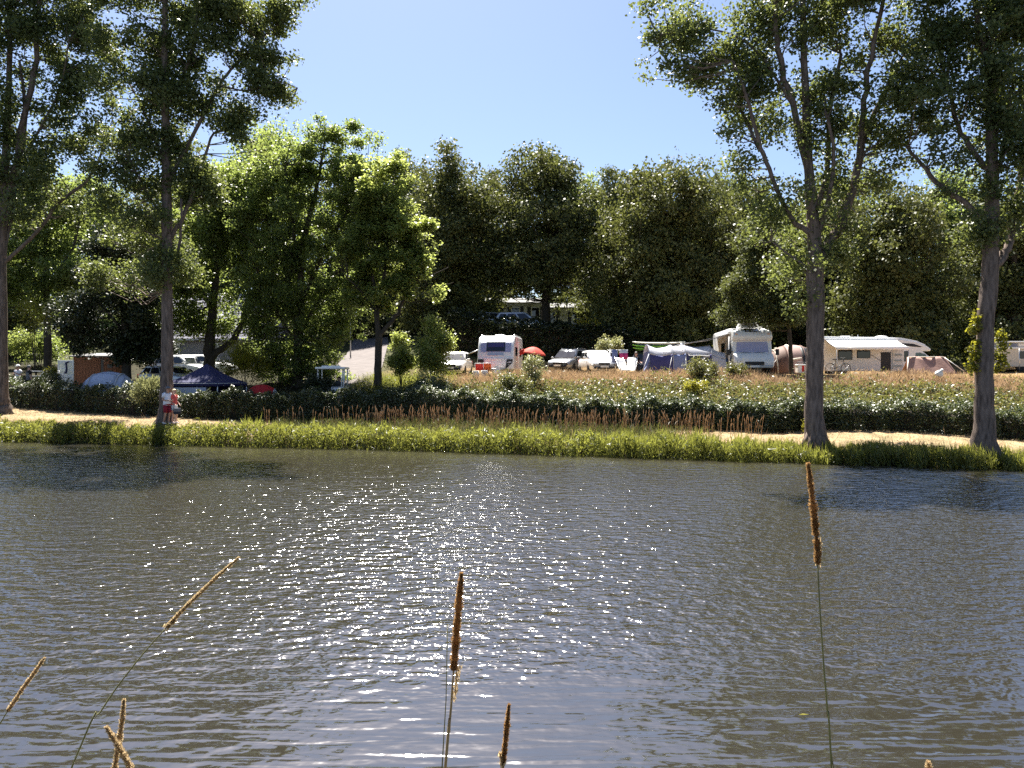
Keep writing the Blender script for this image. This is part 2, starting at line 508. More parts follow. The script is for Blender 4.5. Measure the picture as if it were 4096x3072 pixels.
def tree(name, label, base, Y, trunk, limbs, blobs, leaf, lsize, nleaf, seed, bark=None, asp=.8, rc=(.45, .95), group=None, up=.5,
         depth=.85, cat='tree', twig=.022, crown_name='crown', flare=True, sag=0.0, shell=.45, sides=10, hang=0.0, dens=1.5, tail=2.6, grow=1.10, thin=.55, jit=.28):
    rng = np.random.default_rng(seed)
    bark = bark or bark_grey
    b = at(base[0], base[1], Y)
    b.z = gz(b.x, b.y) - .08
    root = empty(name, b, 0, label, cat, group)
    def W(px, py, dy=0.0): return np.array(at(px, py, Y)) + np.array([0, dy, 0]) - np.array(b)
    mb = MB(); skel = []
    tp = [W(q[0], q[1]) for q in trunk]; tr = [q[2] for q in trunk]
    tp[0] = np.array([tp[0][0], 0, -.15])
    P, Rr = wobble(tp, tr, rng, .06)
    mb.tube(P, Rr, sides + 4); skel += list(zip(P, Rr))
    if flare:                                     # root buttresses
        for k in range(7):
            a = 2 * PI * k / 7 + rng.random()
            r0 = tr[1]
            mb.tube([(math.cos(a) * r0 * .55, math.sin(a) * r0 * .55, r0 * 1.6), (math.cos(a) * r0 * 1.0, math.sin(a) * r0 * 1.0, r0 * .55),
                     (math.cos(a) * r0 * 1.75, math.sin(a) * r0 * 1.75, -.06)], [r0 * .34, r0 * .32, r0 * .16], 6)
    mb.build('trunk', bark, root)
    lb = MB()
    for lim in limbs:
        dd = rng.uniform(-1, 1) * 1.2
        m = len(lim)
        pts = [W(q[0], q[1], dd * (i / max(1, m - 1)) ** 1.2 * (q[3] if len(q) > 3 else 1)) for i, q in enumerate(lim)]
        # start on the nearest wood
        j = int(np.argmin([np.linalg.norm(s_[0] - pts[0]) for s_ in skel]))
        pts[0] = skel[j][0] * .8 + pts[0] * .2
        P, Rr = wobble(pts, [q[2] for q in lim], rng, .25)
        lb.tube(P, Rr, 8); skel += list(zip(P, Rr))
    SK = np.array([s_[0] for s_ in skel])
    # leaf clusters spread through the crown's volume, each hung on a twig
    C, CR = [], []
    wsum = sum(q[2] * q[3] for q in blobs)
    for q in blobs:
        c0 = W(q[0], q[1]); rx = q[2] / F * Y * grow; rz = q[3] / F * Y * grow
        dy = q[4] if len(q) > 4 else 0.0
        ry = min(rx, rz * 1.3) * depth
        rm = (rc[0] + rc[1]) / 2
        nc = max(3, int((rx * ry * rz) ** (2/3) / (rm ** 2) * dens))
        u = unit(rng.normal(size=(nc, 3))) * (rng.random((nc, 1)) ** shell)
        k = u * np.array([max(.1, rx - rm * .4), max(.1, ry - rm * .3), max(.1, rz - rm * .4)]) + c0 + np.array([0, dy, 0])
        k = k + rng.normal(size=k.shape) * jit * np.array([1, 1, .8])
        C.append(k); CR.append(rng.uniform(rc[0], rc[1], nc) * min(1, (min(rx, rz) / rm)))
    C = np.concatenate(C); CR = np.concatenate(CR)
    okc = C[:, 2] > .4
    C, CR = C[okc], CR[okc]
    for c, r in zip(C, CR):
        d = np.linalg.norm(SK - c - np.array([0, 0, -.5 - hang]), axis=1) + np.maximum(0, SK[:, 2] - c[2] + .1) * 1.5
        j = int(np.argmin(d)); s0 = SK[j]
        mid = (s0 + c) / 2 + np.array([0, 0, -.12 * np.linalg.norm(c - s0)]) + rng.normal(size=3) * .12
        lb.tube([s0, mid, c], [twig * 1.5, twig, twig * .35], 3, False, False)
    if lb.v: lb.build('limbs', bark, root)
    wts = CR ** 2 * np.exp(rng.normal(size=len(CR)) * thin); wts = wts / wts.sum()
    idx = rng.choice(len(C), nleaf, p=wts)
    off = rng.normal(size=(nleaf, 3)); off = off / np.maximum(1, np.linalg.norm(off, axis=1, keepdims=True) / tail) * .62
    off[:, 2] *= .75
    P = C[idx] + off * CR[idx][:, None]
    P[:, 2] -= sag * rng.random(nleaf) ** 2
    Ls = lsize * rng.uniform(.65, 1.25, nleaf)
    if hang > 0:
        axis = np.tile(np.array([0, 0, -1.0]), (nleaf, 1)); axis[:, :2] += off[:, :2] * 1.2
        leaves(crown_name, P, Ls, asp, LEAF[leaf], root, rng, axis=axis, spread=.55)
    else:
        leaves(crown_name, P, Ls, asp, LEAF[leaf], root, rng, up=up)
    return root


tree('poplar_tree', 'tall poplar with a forked trunk at the edge of the path before the motorhomes', (3260, 1768), 28.3,
     [(3262,1772,.50),(3259,1715,.37),(3258,1600,.33),(3258,1450,.315),(3262,1250,.31),(3262,1080,.31),(3255,900,.23),(3235,700,.18),(3225,450,.15),(3215,200,.12),(3210,-100,.09),(3210,-450,.04)],
     [[(3265,1080,.2),(3330,960,.19),(3385,860,.18),(3440,660,.15),(3480,520,.12),(3560,350,.08),(3650,180,.04)],
      [(3435,650,.12),(3440,450,.11),(3445,300,.1),(3480,100,.08),(3500,-150,.05)],
      [(3240,940,.12),(3185,900,.1),(3120,820,.09),(3060,690,.085),(3010,580,.08),(2960,420,.06),(2900,290,.04)],
      [(3235,720,.13),(3165,430,.125),(3110,250,.11),(3085,100,.09),(3075,-160,.06)],
      [(3255,860,.1),(3310,700,.1),(3330,420,.09),(3380,200,.06)],
      [(3160,420,.06),(3060,250,.05),(2960,160,.04),(2800,120,.03),(2640,150,.018)],
      [(3010,590,.06),(3000,480,.06),(2940,330,.05),(2850,200,.03)],
      [(3250,1000,.1),(3300,820,.09),(3310,640,.07),(3260,480,.05)],
      [(3258,1100,.06),(3190,1040,.05),(3090,960,.03)]],
     [(2790,110,150,140),(2850,260,130,110),(2920,520,95,190),(3000,700,90,120),(3110,330,150,260),(3230,60,260,200),(3260,420,120,230),(3500,330,190,240),(3350,-160,420,220),
      (3130,820,110,110),(3330,760,120,170),(3530,600,150,150),(3250,1060,150,120),(2620,165,45,32),(2600,10,40,40),(2680,240,50,60),(3200,1190,90,60),(3620,150,120,170),(2640,280,28,24),(3010,130,130,120),(3390,830,150,100,2.6),(3500,720,130,110,2.8),(3320,930,200,90,3.2),(3300,960,110,80,2.4),  # set-back rear clumps are added to throw shade on the reeds
      (3640,420,100,150),(3060,930,70,70)],
     'poplar', .135, 70000, 11, rc=(.26, .66), group='poplars along the pond path')

tree('poplar_tree', 'poplar with leafy shoots round its lower trunk beside the parked caravan', (3940, 1788), 26.3,
     [(3945,1792,.52),(3938,1720,.35),(3935,1500,.29),(3945,1250,.27),(3962,1080,.27),(3962,900,.25),(3970,700,.2),(3965,500,.17),(3960,300,.14),(3915,100,.1),(3890,-150,.07),(3890,-400,.03)],
     [[(3955,890,.1),(3880,810,.1),(3800,735,.09),(3735,630,.07),(3690,540,.05)],
      [(3972,1095,.15),(4035,1010,.14),(4065,950,.13),(4090,850,.12),(4150,600,.1),(4160,350,.06)],
      [(3968,690,.1),(3905,600,.1),(3855,480,.08),(3830,300,.06),(3790,100,.04)],
      [(3962,420,.08),(4020,250,.08),(4060,50,.06),(4080,-150,.04)],
      [(3965,760,.09),(4030,560,.08),(4040,380,.06)]],
     [(3960,170,210,200),(3800,600,105,150),(3720,520,60,90),(4010,640,160,200),(3900,-190,330,230),(4110,380,170,240),(3950,920,130,90),(3700,330,90,150),(4200,100,200,250),(3830,330,100,150),(4080,820,110,120),(3960,430,120,120),
      (3760,90,90,120)],
     'poplar', .135, 50000, 12, rc=(.26, .66), group='poplars along the pond path')
pr = bpy.data.objects['poplar_tree.001']
_r = np.random.default_rng(77)
def on_tree(px, py, dy, Y=26.3): return np.array(at(px, py, Y)) + np.array([0, dy, 0]) - np.array(pr.location)
SH = []
for px, py, rx, ry, n_ in ((3900,1275,22,28,60),(3888,1320,18,22,70),(3908,1285,10,25,60),(3905,1325,16,12,40),(3895,1420,22,45,190),(3885,1470,22,22,110),(4000,1350,24,28,120),(4008,1385,18,20,60),(3990,1430,22,30,130),(3985,1475,18,20,80),(3905,1375,10,20,40),(4012,1440,14,30,50)):
    q = on_tree(px, py, -.05); n1 = _r.normal(size=(n_, 3)) * np.array([rx, 22, ry]) * .5 / F * 26.3
    SH.append(q + n1)
leaves('shoots', np.concatenate(SH), .125, .85, LEAF['yellow'], pr, _r, up=.3)

tree('poplar_tree', 'straight poplar behind the two walkers on the path', (665, 1690), 36.3,
     [(662,1694,.62),(666,1650,.36),(666,1560,.29),(668,1450,.27),(668,1150,.255),(668,900,.24),(665,600,.2),(660,300,.17),(660,0,.12),(655,-350,.05)],
     [[(668,960,.11),(740,840,.1),(800,650,.08),(840,520,.05)],
      [(668,760,.1),(780,520,.09),(870,340,.08),(935,250,.06),(1050,130,.04)],
      [(662,440,.08),(770,200,.08),(785,0,.06),(800,-200,.04)],
      [(665,640,.06),(560,430,.06),(480,300,.04)],
      [(668,1180,.07),(725,960,.07),(735,800,.05)],
      [(880,340,.05),(1000,370,.04),(1120,350,.03),(1215,385,.015)],
      [(668,880,.06),(590,760,.05),(540,640,.03)]],
     [(620,230,150,230),(850,270,170,160),(960,90,170,130),(1060,330,120,70),(1180,385,50,28),(700,620,150,150),(790,740,110,110),(620,900,110,120),(540,520,110,110),(700,-120,330,180),(1130,20,85,60),(1060,180,70,60),
      (700,1080,80,110),(900,470,120,80),(980,440,80,50),(480,330,70,120),(430,180,60,80),(700,400,130,130),(650,1010,90,90),(1040,250,110,120),(980,560,60,60),(420,760,90,110),(560,800,100,120),(450,900,110,90,2.6),(560,960,90,80,2.4),(312,1062,150,90,3.7),(480,600,80,110),(620,1130,80,70)],  # clumps set behind the crown are added to darken the reeds below
     'poplar', .15, 90000, 13, rc=(.3, .72), group='poplars along the pond path')

tree('poplar_tree', 'poplar with a long low bough at the far end of the path', (0, 1645), 38.6,
     [(2,1648,.62),(6,1610,.38),(6,1560,.31),(2,1300,.29),(5,1000,.26),(15,820,.23),(25,600,.18),(35,350,.14),(40,50,.1),(40,-300,.04)],
     [[(12,880,.15),(60,700,.16),(110,480,.15),(165,250,.13),(178,0,.1),(190,-220,.06)],
      [(10,1060,.1),(150,930,.09),(240,820,.085),(350,740,.08),(410,660,.06),(455,560,.03)],
      [(12,940,.09),(90,640,.11),(105,430,.09),(90,250,.06)],
      [(95,620,.06),(200,480,.06),(280,350,.04),(330,200,.03)],
      [(10,760,.1),(-90,560,.09),(-160,300,.06)],
      [(8,1060,.05),(40,860,.07),(55,700,.06)]],
     [(140,130,180,190),(60,400,110,200),(290,350,110,170),(330,90,120,110),(110,-120,330,200),(160,660,110,100),(430,450,60,100),(390,610,80,45),(-170,250,180,330),(220,520,90,90),(30,720,70,80),(420,250,60,70),(-120,700,120,160),(330,560,110,110),(250,780,100,90),(90,850,110,90),(380,120,70,110)],
     'poplar', .155, 72000, 14, rc=(.3, .72), group='poplars along the pond path')

tree('maple_tree', 'broad many stemmed tree beside the road ramp', (1190, 1545), 48.0,
     [(1190,1560,.36),(1190,1500,.32),(1195,1350,.29),(1200,1250,.25),(1210,1000,.2),(1260,780,.13),(1300,560,.05)],
     [[(1195,1370,.16),(1150,1120,.15),(1100,870,.1),(1050,660,.05)],
      [(1203,1260,.15),(1290,1010,.14),(1390,850,.09),(1470,740,.05)],
      [(1195,1330,.1),(1330,1120,.1),(1420,990,.06)],
      [(1192,1380,.09),(1090,1230,.08),(1010,1080,.05)],
      [(1205,1150,.1),(1180,900,.09),(1160,680,.05)],
      [(1198,1400,.08),(1290,1300,.07),(1380,1260,.04)]],
     [(1300,640,110,110),(1420,720,110,110),(1180,680,120,120),(1350,570,45,60),(1080,710,110,130),(1210,900,190,160),(1450,900,130,120),(1060,960,130,120),(1270,1130,170,140),(1200,1340,130,110),(1300,1400,90,70),
      (1080,1200,100,100),(1305,510,18,40),(1390,525,28,42),(1155,560,24,38),(1490,570,24,36),(1540,660,30,40),(1150,1080,130,110),(1010,830,70,80),(1340,1250,90,80),(1260,1470,70,50),(1120,1420,60,60),(1440,1060,90,80),(1180,1470,110,50),(1300,1500,60,40),(1090,1330,80,80),(1230,1530,110,40),(1370,1330,50,50),(1040,1180,80,80),(1020,1330,60,50),(1400,1180,90,90)],
     'maple', .165, 92000, 15, rc=(.24, .6), bark=bark_dark, grow=1.12, jit=.5, thin=.75, twig=.03)

tree('walnut_tree', 'bright leaved tree on a short forked trunk beside the road', (1512, 1560), 45.0,
     [(1512,1582,.27),(1512,1500,.23),(1513,1400,.215),(1515,1340,.2),(1505,1270,.13),(1500,1180,.1),(1480,1040,.06)],
     [[(1518,1345,.14),(1560,1290,.13),(1600,1230,.11),(1645,1120,.07),(1680,1040,.04)],
      [(1508,1290,.09),(1530,1150,.09),(1550,1000,.07),(1560,850,.04)],
      [(1503,1240,.06),(1450,1170,.05),(1400,1120,.03)],
      [(1690,1130,.03),(1740,1090,.022),(1790,1060,.012)],
      [(1680,1170,.03),(1760,1140,.02),(1810,1125,.012)]],
     [(1560,820,110,90),(1630,920,90,90),(1500,920,110,100),(1660,1050,80,90),(1540,1060,120,90),(1430,1140,60,70),(1480,730,80,70),(1600,1160,90,60),(1460,1190,55,50),(1690,1180,55,60),(1550,690,60,50),(1520,1220,70,40),(1400,1040,60,80),(1700,930,24,60)],
     'bright', .19, 44000, 16, rc=(.24, .55), bark=bark_dark, up=1.2, grow=1.13, jit=.42, thin=.7)

tree('leaning_tree', 'dark tree with a crooked limb behind the blue gazebo', (838, 1470), 50.0,
     [(838,1500,.45),(838,1440,.36),(838,1380,.35),(850,1250,.28),(870,1050,.2),(900,850,.12)],
     [[(842,1450,.24),(880,1400,.23),(950,1335,.22),(985,1230,.2),(1010,1190,.17),(1060,1160,.14),(1130,1110,.08)],
      [(850,1250,.12),(800,1120,.1),(770,1000,.06)],[(865,1100,.12),(950,900,.1),(1000,700,.05)]],
     [(880,920,150,130),(790,1090,120,110),(950,720,120,110),(1030,640,90,80),(1000,1030,120,100),(790,880,110,120),(760,1240,90,80),(900,1180,90,60),(1040,1200,70,70),(860,760,100,100),(700,1160,70,90),(1030,830,90,100),(760,1330,70,60),(690,1260,60,80),(930,1090,100,80),(1000,1300,45,35),(880,1300,40,40),(1060,1260,50,50)],
     'maple', .19, 46000, 17, rc=(.35, .85), bark=bark_dark)

tree('copper_tree', 'very dark low branched tree over the wooden shed', (505, 1500), 46.5,
     [(505,1540,.3),(505,1460,.26),(500,1300,.22),(490,1150,.15),(480,1000,.08)],
     [[(500,1320,.1),(400,1220,.08),(320,1180,.05)],[(500,1300,.1),(590,1180,.08),(630,1080,.05)],[(500,1380,.07),(420,1350,.06),(330,1340,.03)]],
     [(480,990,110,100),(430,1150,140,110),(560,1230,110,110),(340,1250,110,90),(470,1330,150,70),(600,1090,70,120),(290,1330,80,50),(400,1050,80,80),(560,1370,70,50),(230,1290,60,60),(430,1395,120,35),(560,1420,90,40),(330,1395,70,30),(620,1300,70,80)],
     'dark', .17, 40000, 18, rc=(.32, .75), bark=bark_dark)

tree('lime_tree', 'yellow green tree on the slope behind the noticeboard', (190, 1400), 58.0,
     [(190,1420,.3),(190,1300,.25),(185,1100,.18),(180,900,.08)],
     [[(188,1150,.1),(300,1000,.08),(340,900,.04)],[(188,1200,.1),(90,1050,.08),(60,950,.04)]],
     [(150,850,140,120),(300,900,120,110),(100,1040,140,120),(300,1060,110,100),(40,1160,90,80),(200,740,140,70),(160,1210,90,50),(-60,1000,110,140),(220,1150,90,60)],
     'maple', .22, 40000, 19, rc=(.35, .85), bark=bark_dark)

tree('small_tree', 'small round tree on a thin trunk before the brown tent', (3163, 1478), 44.0,
     [(3168,1488,.15),(3163,1420,.12),(3158,1340,.11),(3150,1250,.1),(3120,1100,.08),(3080,950,.04)],
     [[(3150,1270,.06),(3060,1180,.05),(2990,1140,.03)],[(3145,1230,.06),(3170,1100,.05),(3170,1000,.03)]],
     [(3060,985,90,75),(3000,1110,100,90),(3110,1110,100,100),(2960,1250,80,60),(3070,1250,110,70),(3170,1230,60,80),(2920,1180,50,50),(3040,920,45,40),(3150,1010,60,60)],
     'beech', .15, 30000, 20, rc=(.35, .7), bark=bark_dark, flare=False)

# the wood behind the camping site: every crown a tree of its own
WOOD = [  # px, top, half width, bottom, Y, seed, how it looks
 (-330, 640, 210, 1330, 84, 31, 'edge of the wood beyond the lawn'),
 (20, 735, 200, 1250, 88, 32, 'pale topped tree behind the drooping poplar bough'),
 (390, 700, 210, 1330, 86, 33, 'tree closing the gap between the two poplars'),
 (760, 640, 190, 1330, 80, 34, 'tree standing behind the crooked tree and the tiled roof'),
 (1060, 490, 190, 1330, 77, 35, 'tallest yellow green crown behind the maple'),
 (1400, 650, 150, 1350, 80, 36, 'dark crown behind the road top'),
 (1630, 640, 140, 1380, 79, 37, 'narrow crown right of the walnut tree top'),
 (1815, 605, 175, 1350, 68, 38, 'spiky topped tree above the white caravan front'),
 (2185, 615, 205, 1165, 66, 39, 'broad dark beech standing before the white mobile homes'),
 (2445, 690, 120, 1400, 72, 40, 'paler crown filling the gap between two beeches'),
 (2680, 650, 255, 1460, 62, 41, 'large domed beech reaching the ground behind the tunnel tent'),
 (2990, 720, 160, 1450, 72, 42, 'crown just behind the small round tree'),
 (3290, 690, 170, 1450, 68, 43, 'crown behind the forked poplar'),
 (3560, 720, 190, 1470, 60, 44, 'black shaded beech behind the long motorhome'),
 (3800, 660, 160, 1450, 69, 45, 'yellow tinted crown between the two poplars'),
 (4060, 760, 190, 1460, 59, 46, 'dark crown over the parked caravan roof'),
 (4380, 620, 230, 1400, 72, 47, 'last crown of the wood past the caravan'),
 (1960, 690, 150, 1250, 88, 49, 'far crown showing between the spiky tree and the broad beech'),
 (2330, 700, 140, 1300, 90, 50, 'far crown right behind the broad beech'),
 (2570, 705, 150, 1300, 91, 51, 'far crown left behind the large domed beech'),
 (1720, 690, 120, 1300, 90, 52, 'far crown behind the narrow one by the walnut tree'),
 (2870, 700, 150, 1300, 90, 53, 'far crown between the domed beech and the forked poplar'),
 (-20, 1040, 130, 1330, 66, 48, 'low crown over the dark hedge below the lawn'),
]
PROTO = {}
SAME = {31: 44, 33: 32, 34: 36, 37: 38, 40: 36, 42: 41, 43: 44, 45: 35, 46: 44, 47: 41, 48: 44, 49: 38, 50: 35, 51: 36, 52: 38, 53: 41}
for (px, top, hw, bot, Y, seed, what) in sorted(WOOD, key=lambda q: q[5] in SAME):
    rr = np.random.default_rng(seed * 7)
    if seed in SAME:                               # a copy of a tree of the same kind, turned and stretched to its own size
        src, w0, h0 = PROTO[SAME[seed]]
        b = at(px, bot + 30, Y); b.z = gz(b.x, b.y) - .08
        c = copy_tree(src); c.location = b; c['label'] = what
        sx = hw / F * Y / w0; sz = (at(px, top, Y).z - b.z) / h0
        c.scale = (sx, sx, sz); c.rotation_euler = (0, 0, rr.uniform(-.6, .6) + (PI if rr.random() < .5 else 0))
        continue
    blobs = []
    H = bot - top
    for k in range(15):
        t = (k + .5) / 15
        prof = math.sqrt(max(0, 1 - (max(0, .55 - t) / .56) ** 2)) * (1 if t < .88 else 1 - (t - .88) * .9)
        y = top + 55 + t * (H - 60)
        for sg in (-1, 0, 1):
            wv = hw * prof
            blobs.append((px + sg * wv * .60 + rr.normal() * 10, y + rr.normal() * 14, max(48, wv * .66), max(50, H * .11), rr.normal() * .8 - (1.6 if sg == 0 else .4) * prof))
    for k in range(8):                             # upright leading shoots on the outline
        dx = rr.uniform(-.62, .62)
        blobs.append((px + dx * hw, top + 16 + 120 * dx * dx + rr.uniform(-14, 30), rr.uniform(10, 20), rr.uniform(26, 44)))
    kind = 'maple' if seed in (32, 35, 45, 33, 50) else 'beech'
    PROTO[seed] = [None, hw / F * Y, at(px, top, Y).z - (gz(at(px, 0, Y).x, Y) - .08)]
    PROTO[seed][0] = tree('wood_tree', what, (px, bot + 30), Y, [(px, bot + 60, .42), (px, bot - 20, .36), (px + 4, (top + bot) / 2, .25), (px, top + 120, .08)],
         [[(px, bot - 150, .14), (px + hw * .45, bot - 350, .08)], [(px, bot - 200, .14), (px - hw * .45, bot - 400, .08)]],
         blobs, kind, .26, int(40000 * (hw / 185) * (H / 730)) + 5000, seed, bark=bark_dark, rc=(.4, .95), depth=1.0, twig=.03, flare=False,
         up=.3, group='trees of the wood behind the site', shell=.33, jit=.62, thin=.7, hang=.35 if kind == 'beech' else 0)
# ------------------------------------------------------------------ reeds, hedges, bank
rng = np.random.default_rng(3)
def blades(name, N, xs, s_lo, s_hi, h_fn, L, asp, mat, seed, lean=.35, parent=None, axis_up=1.0, hpow=1.0, dens=None):
    r = np.random.default_rng(seed)
    x = r.uniform(xs[0], xs[1], N)
    s = r.uniform(s_lo, s_hi, N)
    if name in ('reeds', 'reed_leaves', 'tall_reeds'): s = s + lump(x, 1.9, .10) + lump(x, 7.0, .07)
    if dens is not None:
        keep = r.random(N) < dens(x, s); x, s = x[keep], s[keep]
    y = bankY(x) + s
    n_ = len(x)
    z0 = np.maximum(ground(x, y), -.25)
    H = h_fn(x, s, r)
    z = z0 + H * r.random(n_) ** hpow
    ax = np.stack([r.normal(size=n_) * lean, r.normal(size=n_) * lean, np.full(n_, axis_up)], 1)
    return leaves(name, np.stack([x, y, z], 1), L * r.uniform(.6, 1.3, n_), asp, mat, parent, r, axis=ax, spread=lean)

def lump(x, f, a): return a * (np.sin(x * f + 1.3) + .6 * np.sin(x * f * 2.3 + .4) + .5 * np.sin(x * f * 5.1))
def reed_h(x, s, r):
    top = np.interp(x, [-40, -25, -16, -13.5, -11.5, -9.5, -6, -.5, 5.3, 11, 14.4, 17.3, 30], [1.1, .88, .86, .96, 1.16, 1.0, .93, .97, .86, .60, .60, .48, .45])
    return np.maximum(.10, top - .10 - np.maximum(ground(x, bankY(x) + s), -.25) + lump(x, .9, .06) + lump(x, 4.3, .075) + lump(x + 2*s, 9.0, .06) + r.normal(size=len(x)) * .06)
o = blades('reeds', 42000, (-34, 26), -.45, .85, reed_h, .30, .10, LEAF['reed'], 21, .42, hpow=.75)
tag(o, 'band of fresh green reeds along the far waterline', kind='stuff')
o = blades('reed_leaves', 19000, (-34, 26), -.5, .8, reed_h, .17, .40, LEAF['reed'], 22, .9, hpow=.8, axis_up=.3)
tag(o, 'broad green waterside leaves among the reeds', kind='stuff')
o = blades('tall_reeds', 17000, (-12, 26), -.5, .75, lambda x, s, r: reed_h(x, s, r) + .06, .50, .05, LEAF['reed'], 27, .14, hpow=.5, dens=lambda x, s: .15 + .85 * sstep(2, 6, x + 2*np.sin(x*1.7)))
tag(o, 'upright blades of taller reeds along the far waterline', kind='stuff')
o = blades('dry_grass', 26000, (-36, 26), .9, 5.2, lambda x, s, r: .03 + .07 * r.random(len(x)), .13, .09, LEAF['pathstraw'], 23, .8)
tag(o, 'short dry grass of the trodden path', kind='stuff')

# tall dry stalks before the middle hedge
r = np.random.default_rng(9)
mbS = MB(); 
for k in range(560):
    px = r.uniform(1040, 3060)
    if r.random() > .35 + .65 * sstep(1250, 1500, px) * (1 if px < 2900 else .5): continue
    X0 = (px - CX) / F * 33
    s0 = r.uniform(1.5, 3.5)
    y0 = bankY(X0) + s0
    X0 = (px - CX) / F * y0
    y0 = float(bankY(X0) + s0)
    z0 = gz(X0, y0)
    h = r.uniform(.55, 1.05) * (1.0 if px < 2650 else .95)
    dx, dy = r.normal() * .07, r.normal() * .05
    a = Vector((X0, y0, z0)); b = Vector((X0 + dx * h, y0 + dy, z0 + h * .8)); c = Vector((X0 + dx * 1.6 * h, y0 + dy, z0 + h))
    mbS.tube([a, b], [.007, .006], 3, False, False)
    mbS.tube([b, (b + c) / 2, c], [.009, .016, .006], 4, True, False)
stalk_m = pm('dry_stalk', (.50, .35, .22), .85, .2, 0, .4, 3, transl=(.60, .44, .27, .42))
o = mbS.build('dry_stalks', stalk_m); tag(o, 'tall rusty seed stalks growing before the middle hedge', kind='stuff')
o = blades('stalk_leaves', 20000, (-11.5, 9), 1.0, 4.2, lambda x, s, r: .05 + .34 * r.random(len(x)) * (.4 + .6*sstep(1, 2.2, s)), .26, .09, LEAF['verge'], 24, .4, dens=lambda x, s: 1 - sstep(5, 9, x))
tag(o, 'thin green blades among the seed stalks', kind='stuff')

def hedge(label, x0, x1, h_fn, nleaf, seed, off=4.0, thick=1.7, leaf='laurel', lsize=.115, group='clipped laurel hedges along the path', core=True, front=None):
    r = np.random.default_rng(seed)
    fy = front or (lambda x: bankY(x) + off)
    xm = (x0 + x1) / 2; ym = float(fy(xm)); b = Vector((xm, ym, gz(xm, ym)))
    root = empty('hedge', b, 0, label, 'hedge', group)
    x = r.uniform(x0, x1, nleaf); u = r.random(nleaf)
    H = h_fn(x)
    # outline of the cross-section: front face, top, little of the back
    t = np.where(u < .45, r.random(nleaf) * .4, np.where(u < .88, .4 + r.random(nleaf) * .42, .82 + r.random(nleaf) * .18))
    inn = np.abs(r.normal(size=nleaf)) * .10 - .03
    bulge = .10 * np.sin(x * 2.1) + .07 * np.sin(x * 5.3 + 1) + .06 * np.sin(x * 9.7)
    d = np.where(t < .4, .0 + .25 * (t / .4) ** 2 + bulge + inn, np.where(t < .82, .25 + (t - .4) / .42 * (thick - .5), thick - .25 + inn * 0))
    topz = H + .13 * np.sin(x * 3.1 + 2) + .08 * np.sin(x * 1.17) + .07 * np.sin(x * 7.3) + .06 * np.sin(x * 13.1 + d * 4)
    z = np.where(t < .4, topz * (t / .4) ** .8, np.where(t < .82, topz - inn + .10 * np.sin(d * 5), topz * (1 - (t - .82) / .18)))
    z = np.maximum(z + np.abs(r.normal(size=nleaf)) * np.where(u > .97, .22, .02), .02)
    y = fy(x) + d
    P = np.stack([x, y, ground(x, y) + z], 1) - np.array(b)
    leaves('foliage', P, lsize * r.uniform(.65, 1.25, nleaf), .5, LEAF[leaf], root, r, up=.75)
    if core:
        nseg = max(4, int((x1 - x0) / .8)); c = MB(); rs = []
        for i in range(nseg + 1):
            X = x0 + (x1 - x0) * i / nseg; hh = float(h_fn(np.array([X]))[0]) - .22; Y0 = float(fy(X)); g = gz(X, Y0 + .6)
            e = .05 if i in (0, nseg) else 0
            rs.append([(X - b.x, Y0 - b.y + .35 + e, g - b.z), (X - b.x, Y0 - b.y + .38, g - b.z + hh * .75), (X - b.x, Y0 - b.y + .6, g - b.z + hh),
                       (X - b.x, Y0 - b.y + thick - .5, g - b.z + hh), (X - b.x, Y0 - b.y + thick - .3, g - b.z)])
        c.rings(rs, True, False).build('twigs', bark_dark, root)
    return root

hh = lambda *p: (lambda x: np.interp(x, p[0::2], p[1::2]))
hedge('laurel hedge in front of the pale dome tent', -40, -17.3, hh(-40,1.2,-28,1.18,-25,1.3,-20,1.35,-17,1.2), 40000, 41, 4.2)
hedge('dark overgrown hedge below the blue gazebo and red tent', -17.1, -9.2, hh(-17,1.15,-14,1.35,-12,1.2,-10,1.35,-9,1.3), 20000, 42, 4.0)
hedge('laurel hedge behind the rusty stalks, topped by white glinting leaves', -9.1, 4.1, hh(-9,1.35,-6,1.45,-3,1.25,0,1.15,4,1.0), 38000, 43, 3.9)
hedge('clipped laurel hedge behind the forked poplar', 3.9, 13.7, hh(4,1.0,8,.98,13,.92), 30000, 44, 3.8)
hedge('clipped laurel hedge at the foot of the bank beyond the last poplar', 13.65, 30, hh(14,.95,17,.98,30,1.0), 32000, 45, 3.9)
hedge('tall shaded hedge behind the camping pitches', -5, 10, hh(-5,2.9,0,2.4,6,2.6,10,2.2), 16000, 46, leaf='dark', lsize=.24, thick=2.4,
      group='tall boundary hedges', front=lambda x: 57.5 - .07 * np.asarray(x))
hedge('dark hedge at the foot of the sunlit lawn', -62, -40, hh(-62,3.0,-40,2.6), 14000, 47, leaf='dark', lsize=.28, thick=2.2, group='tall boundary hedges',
      front=lambda x: 71 + 0 * np.asarray(x))

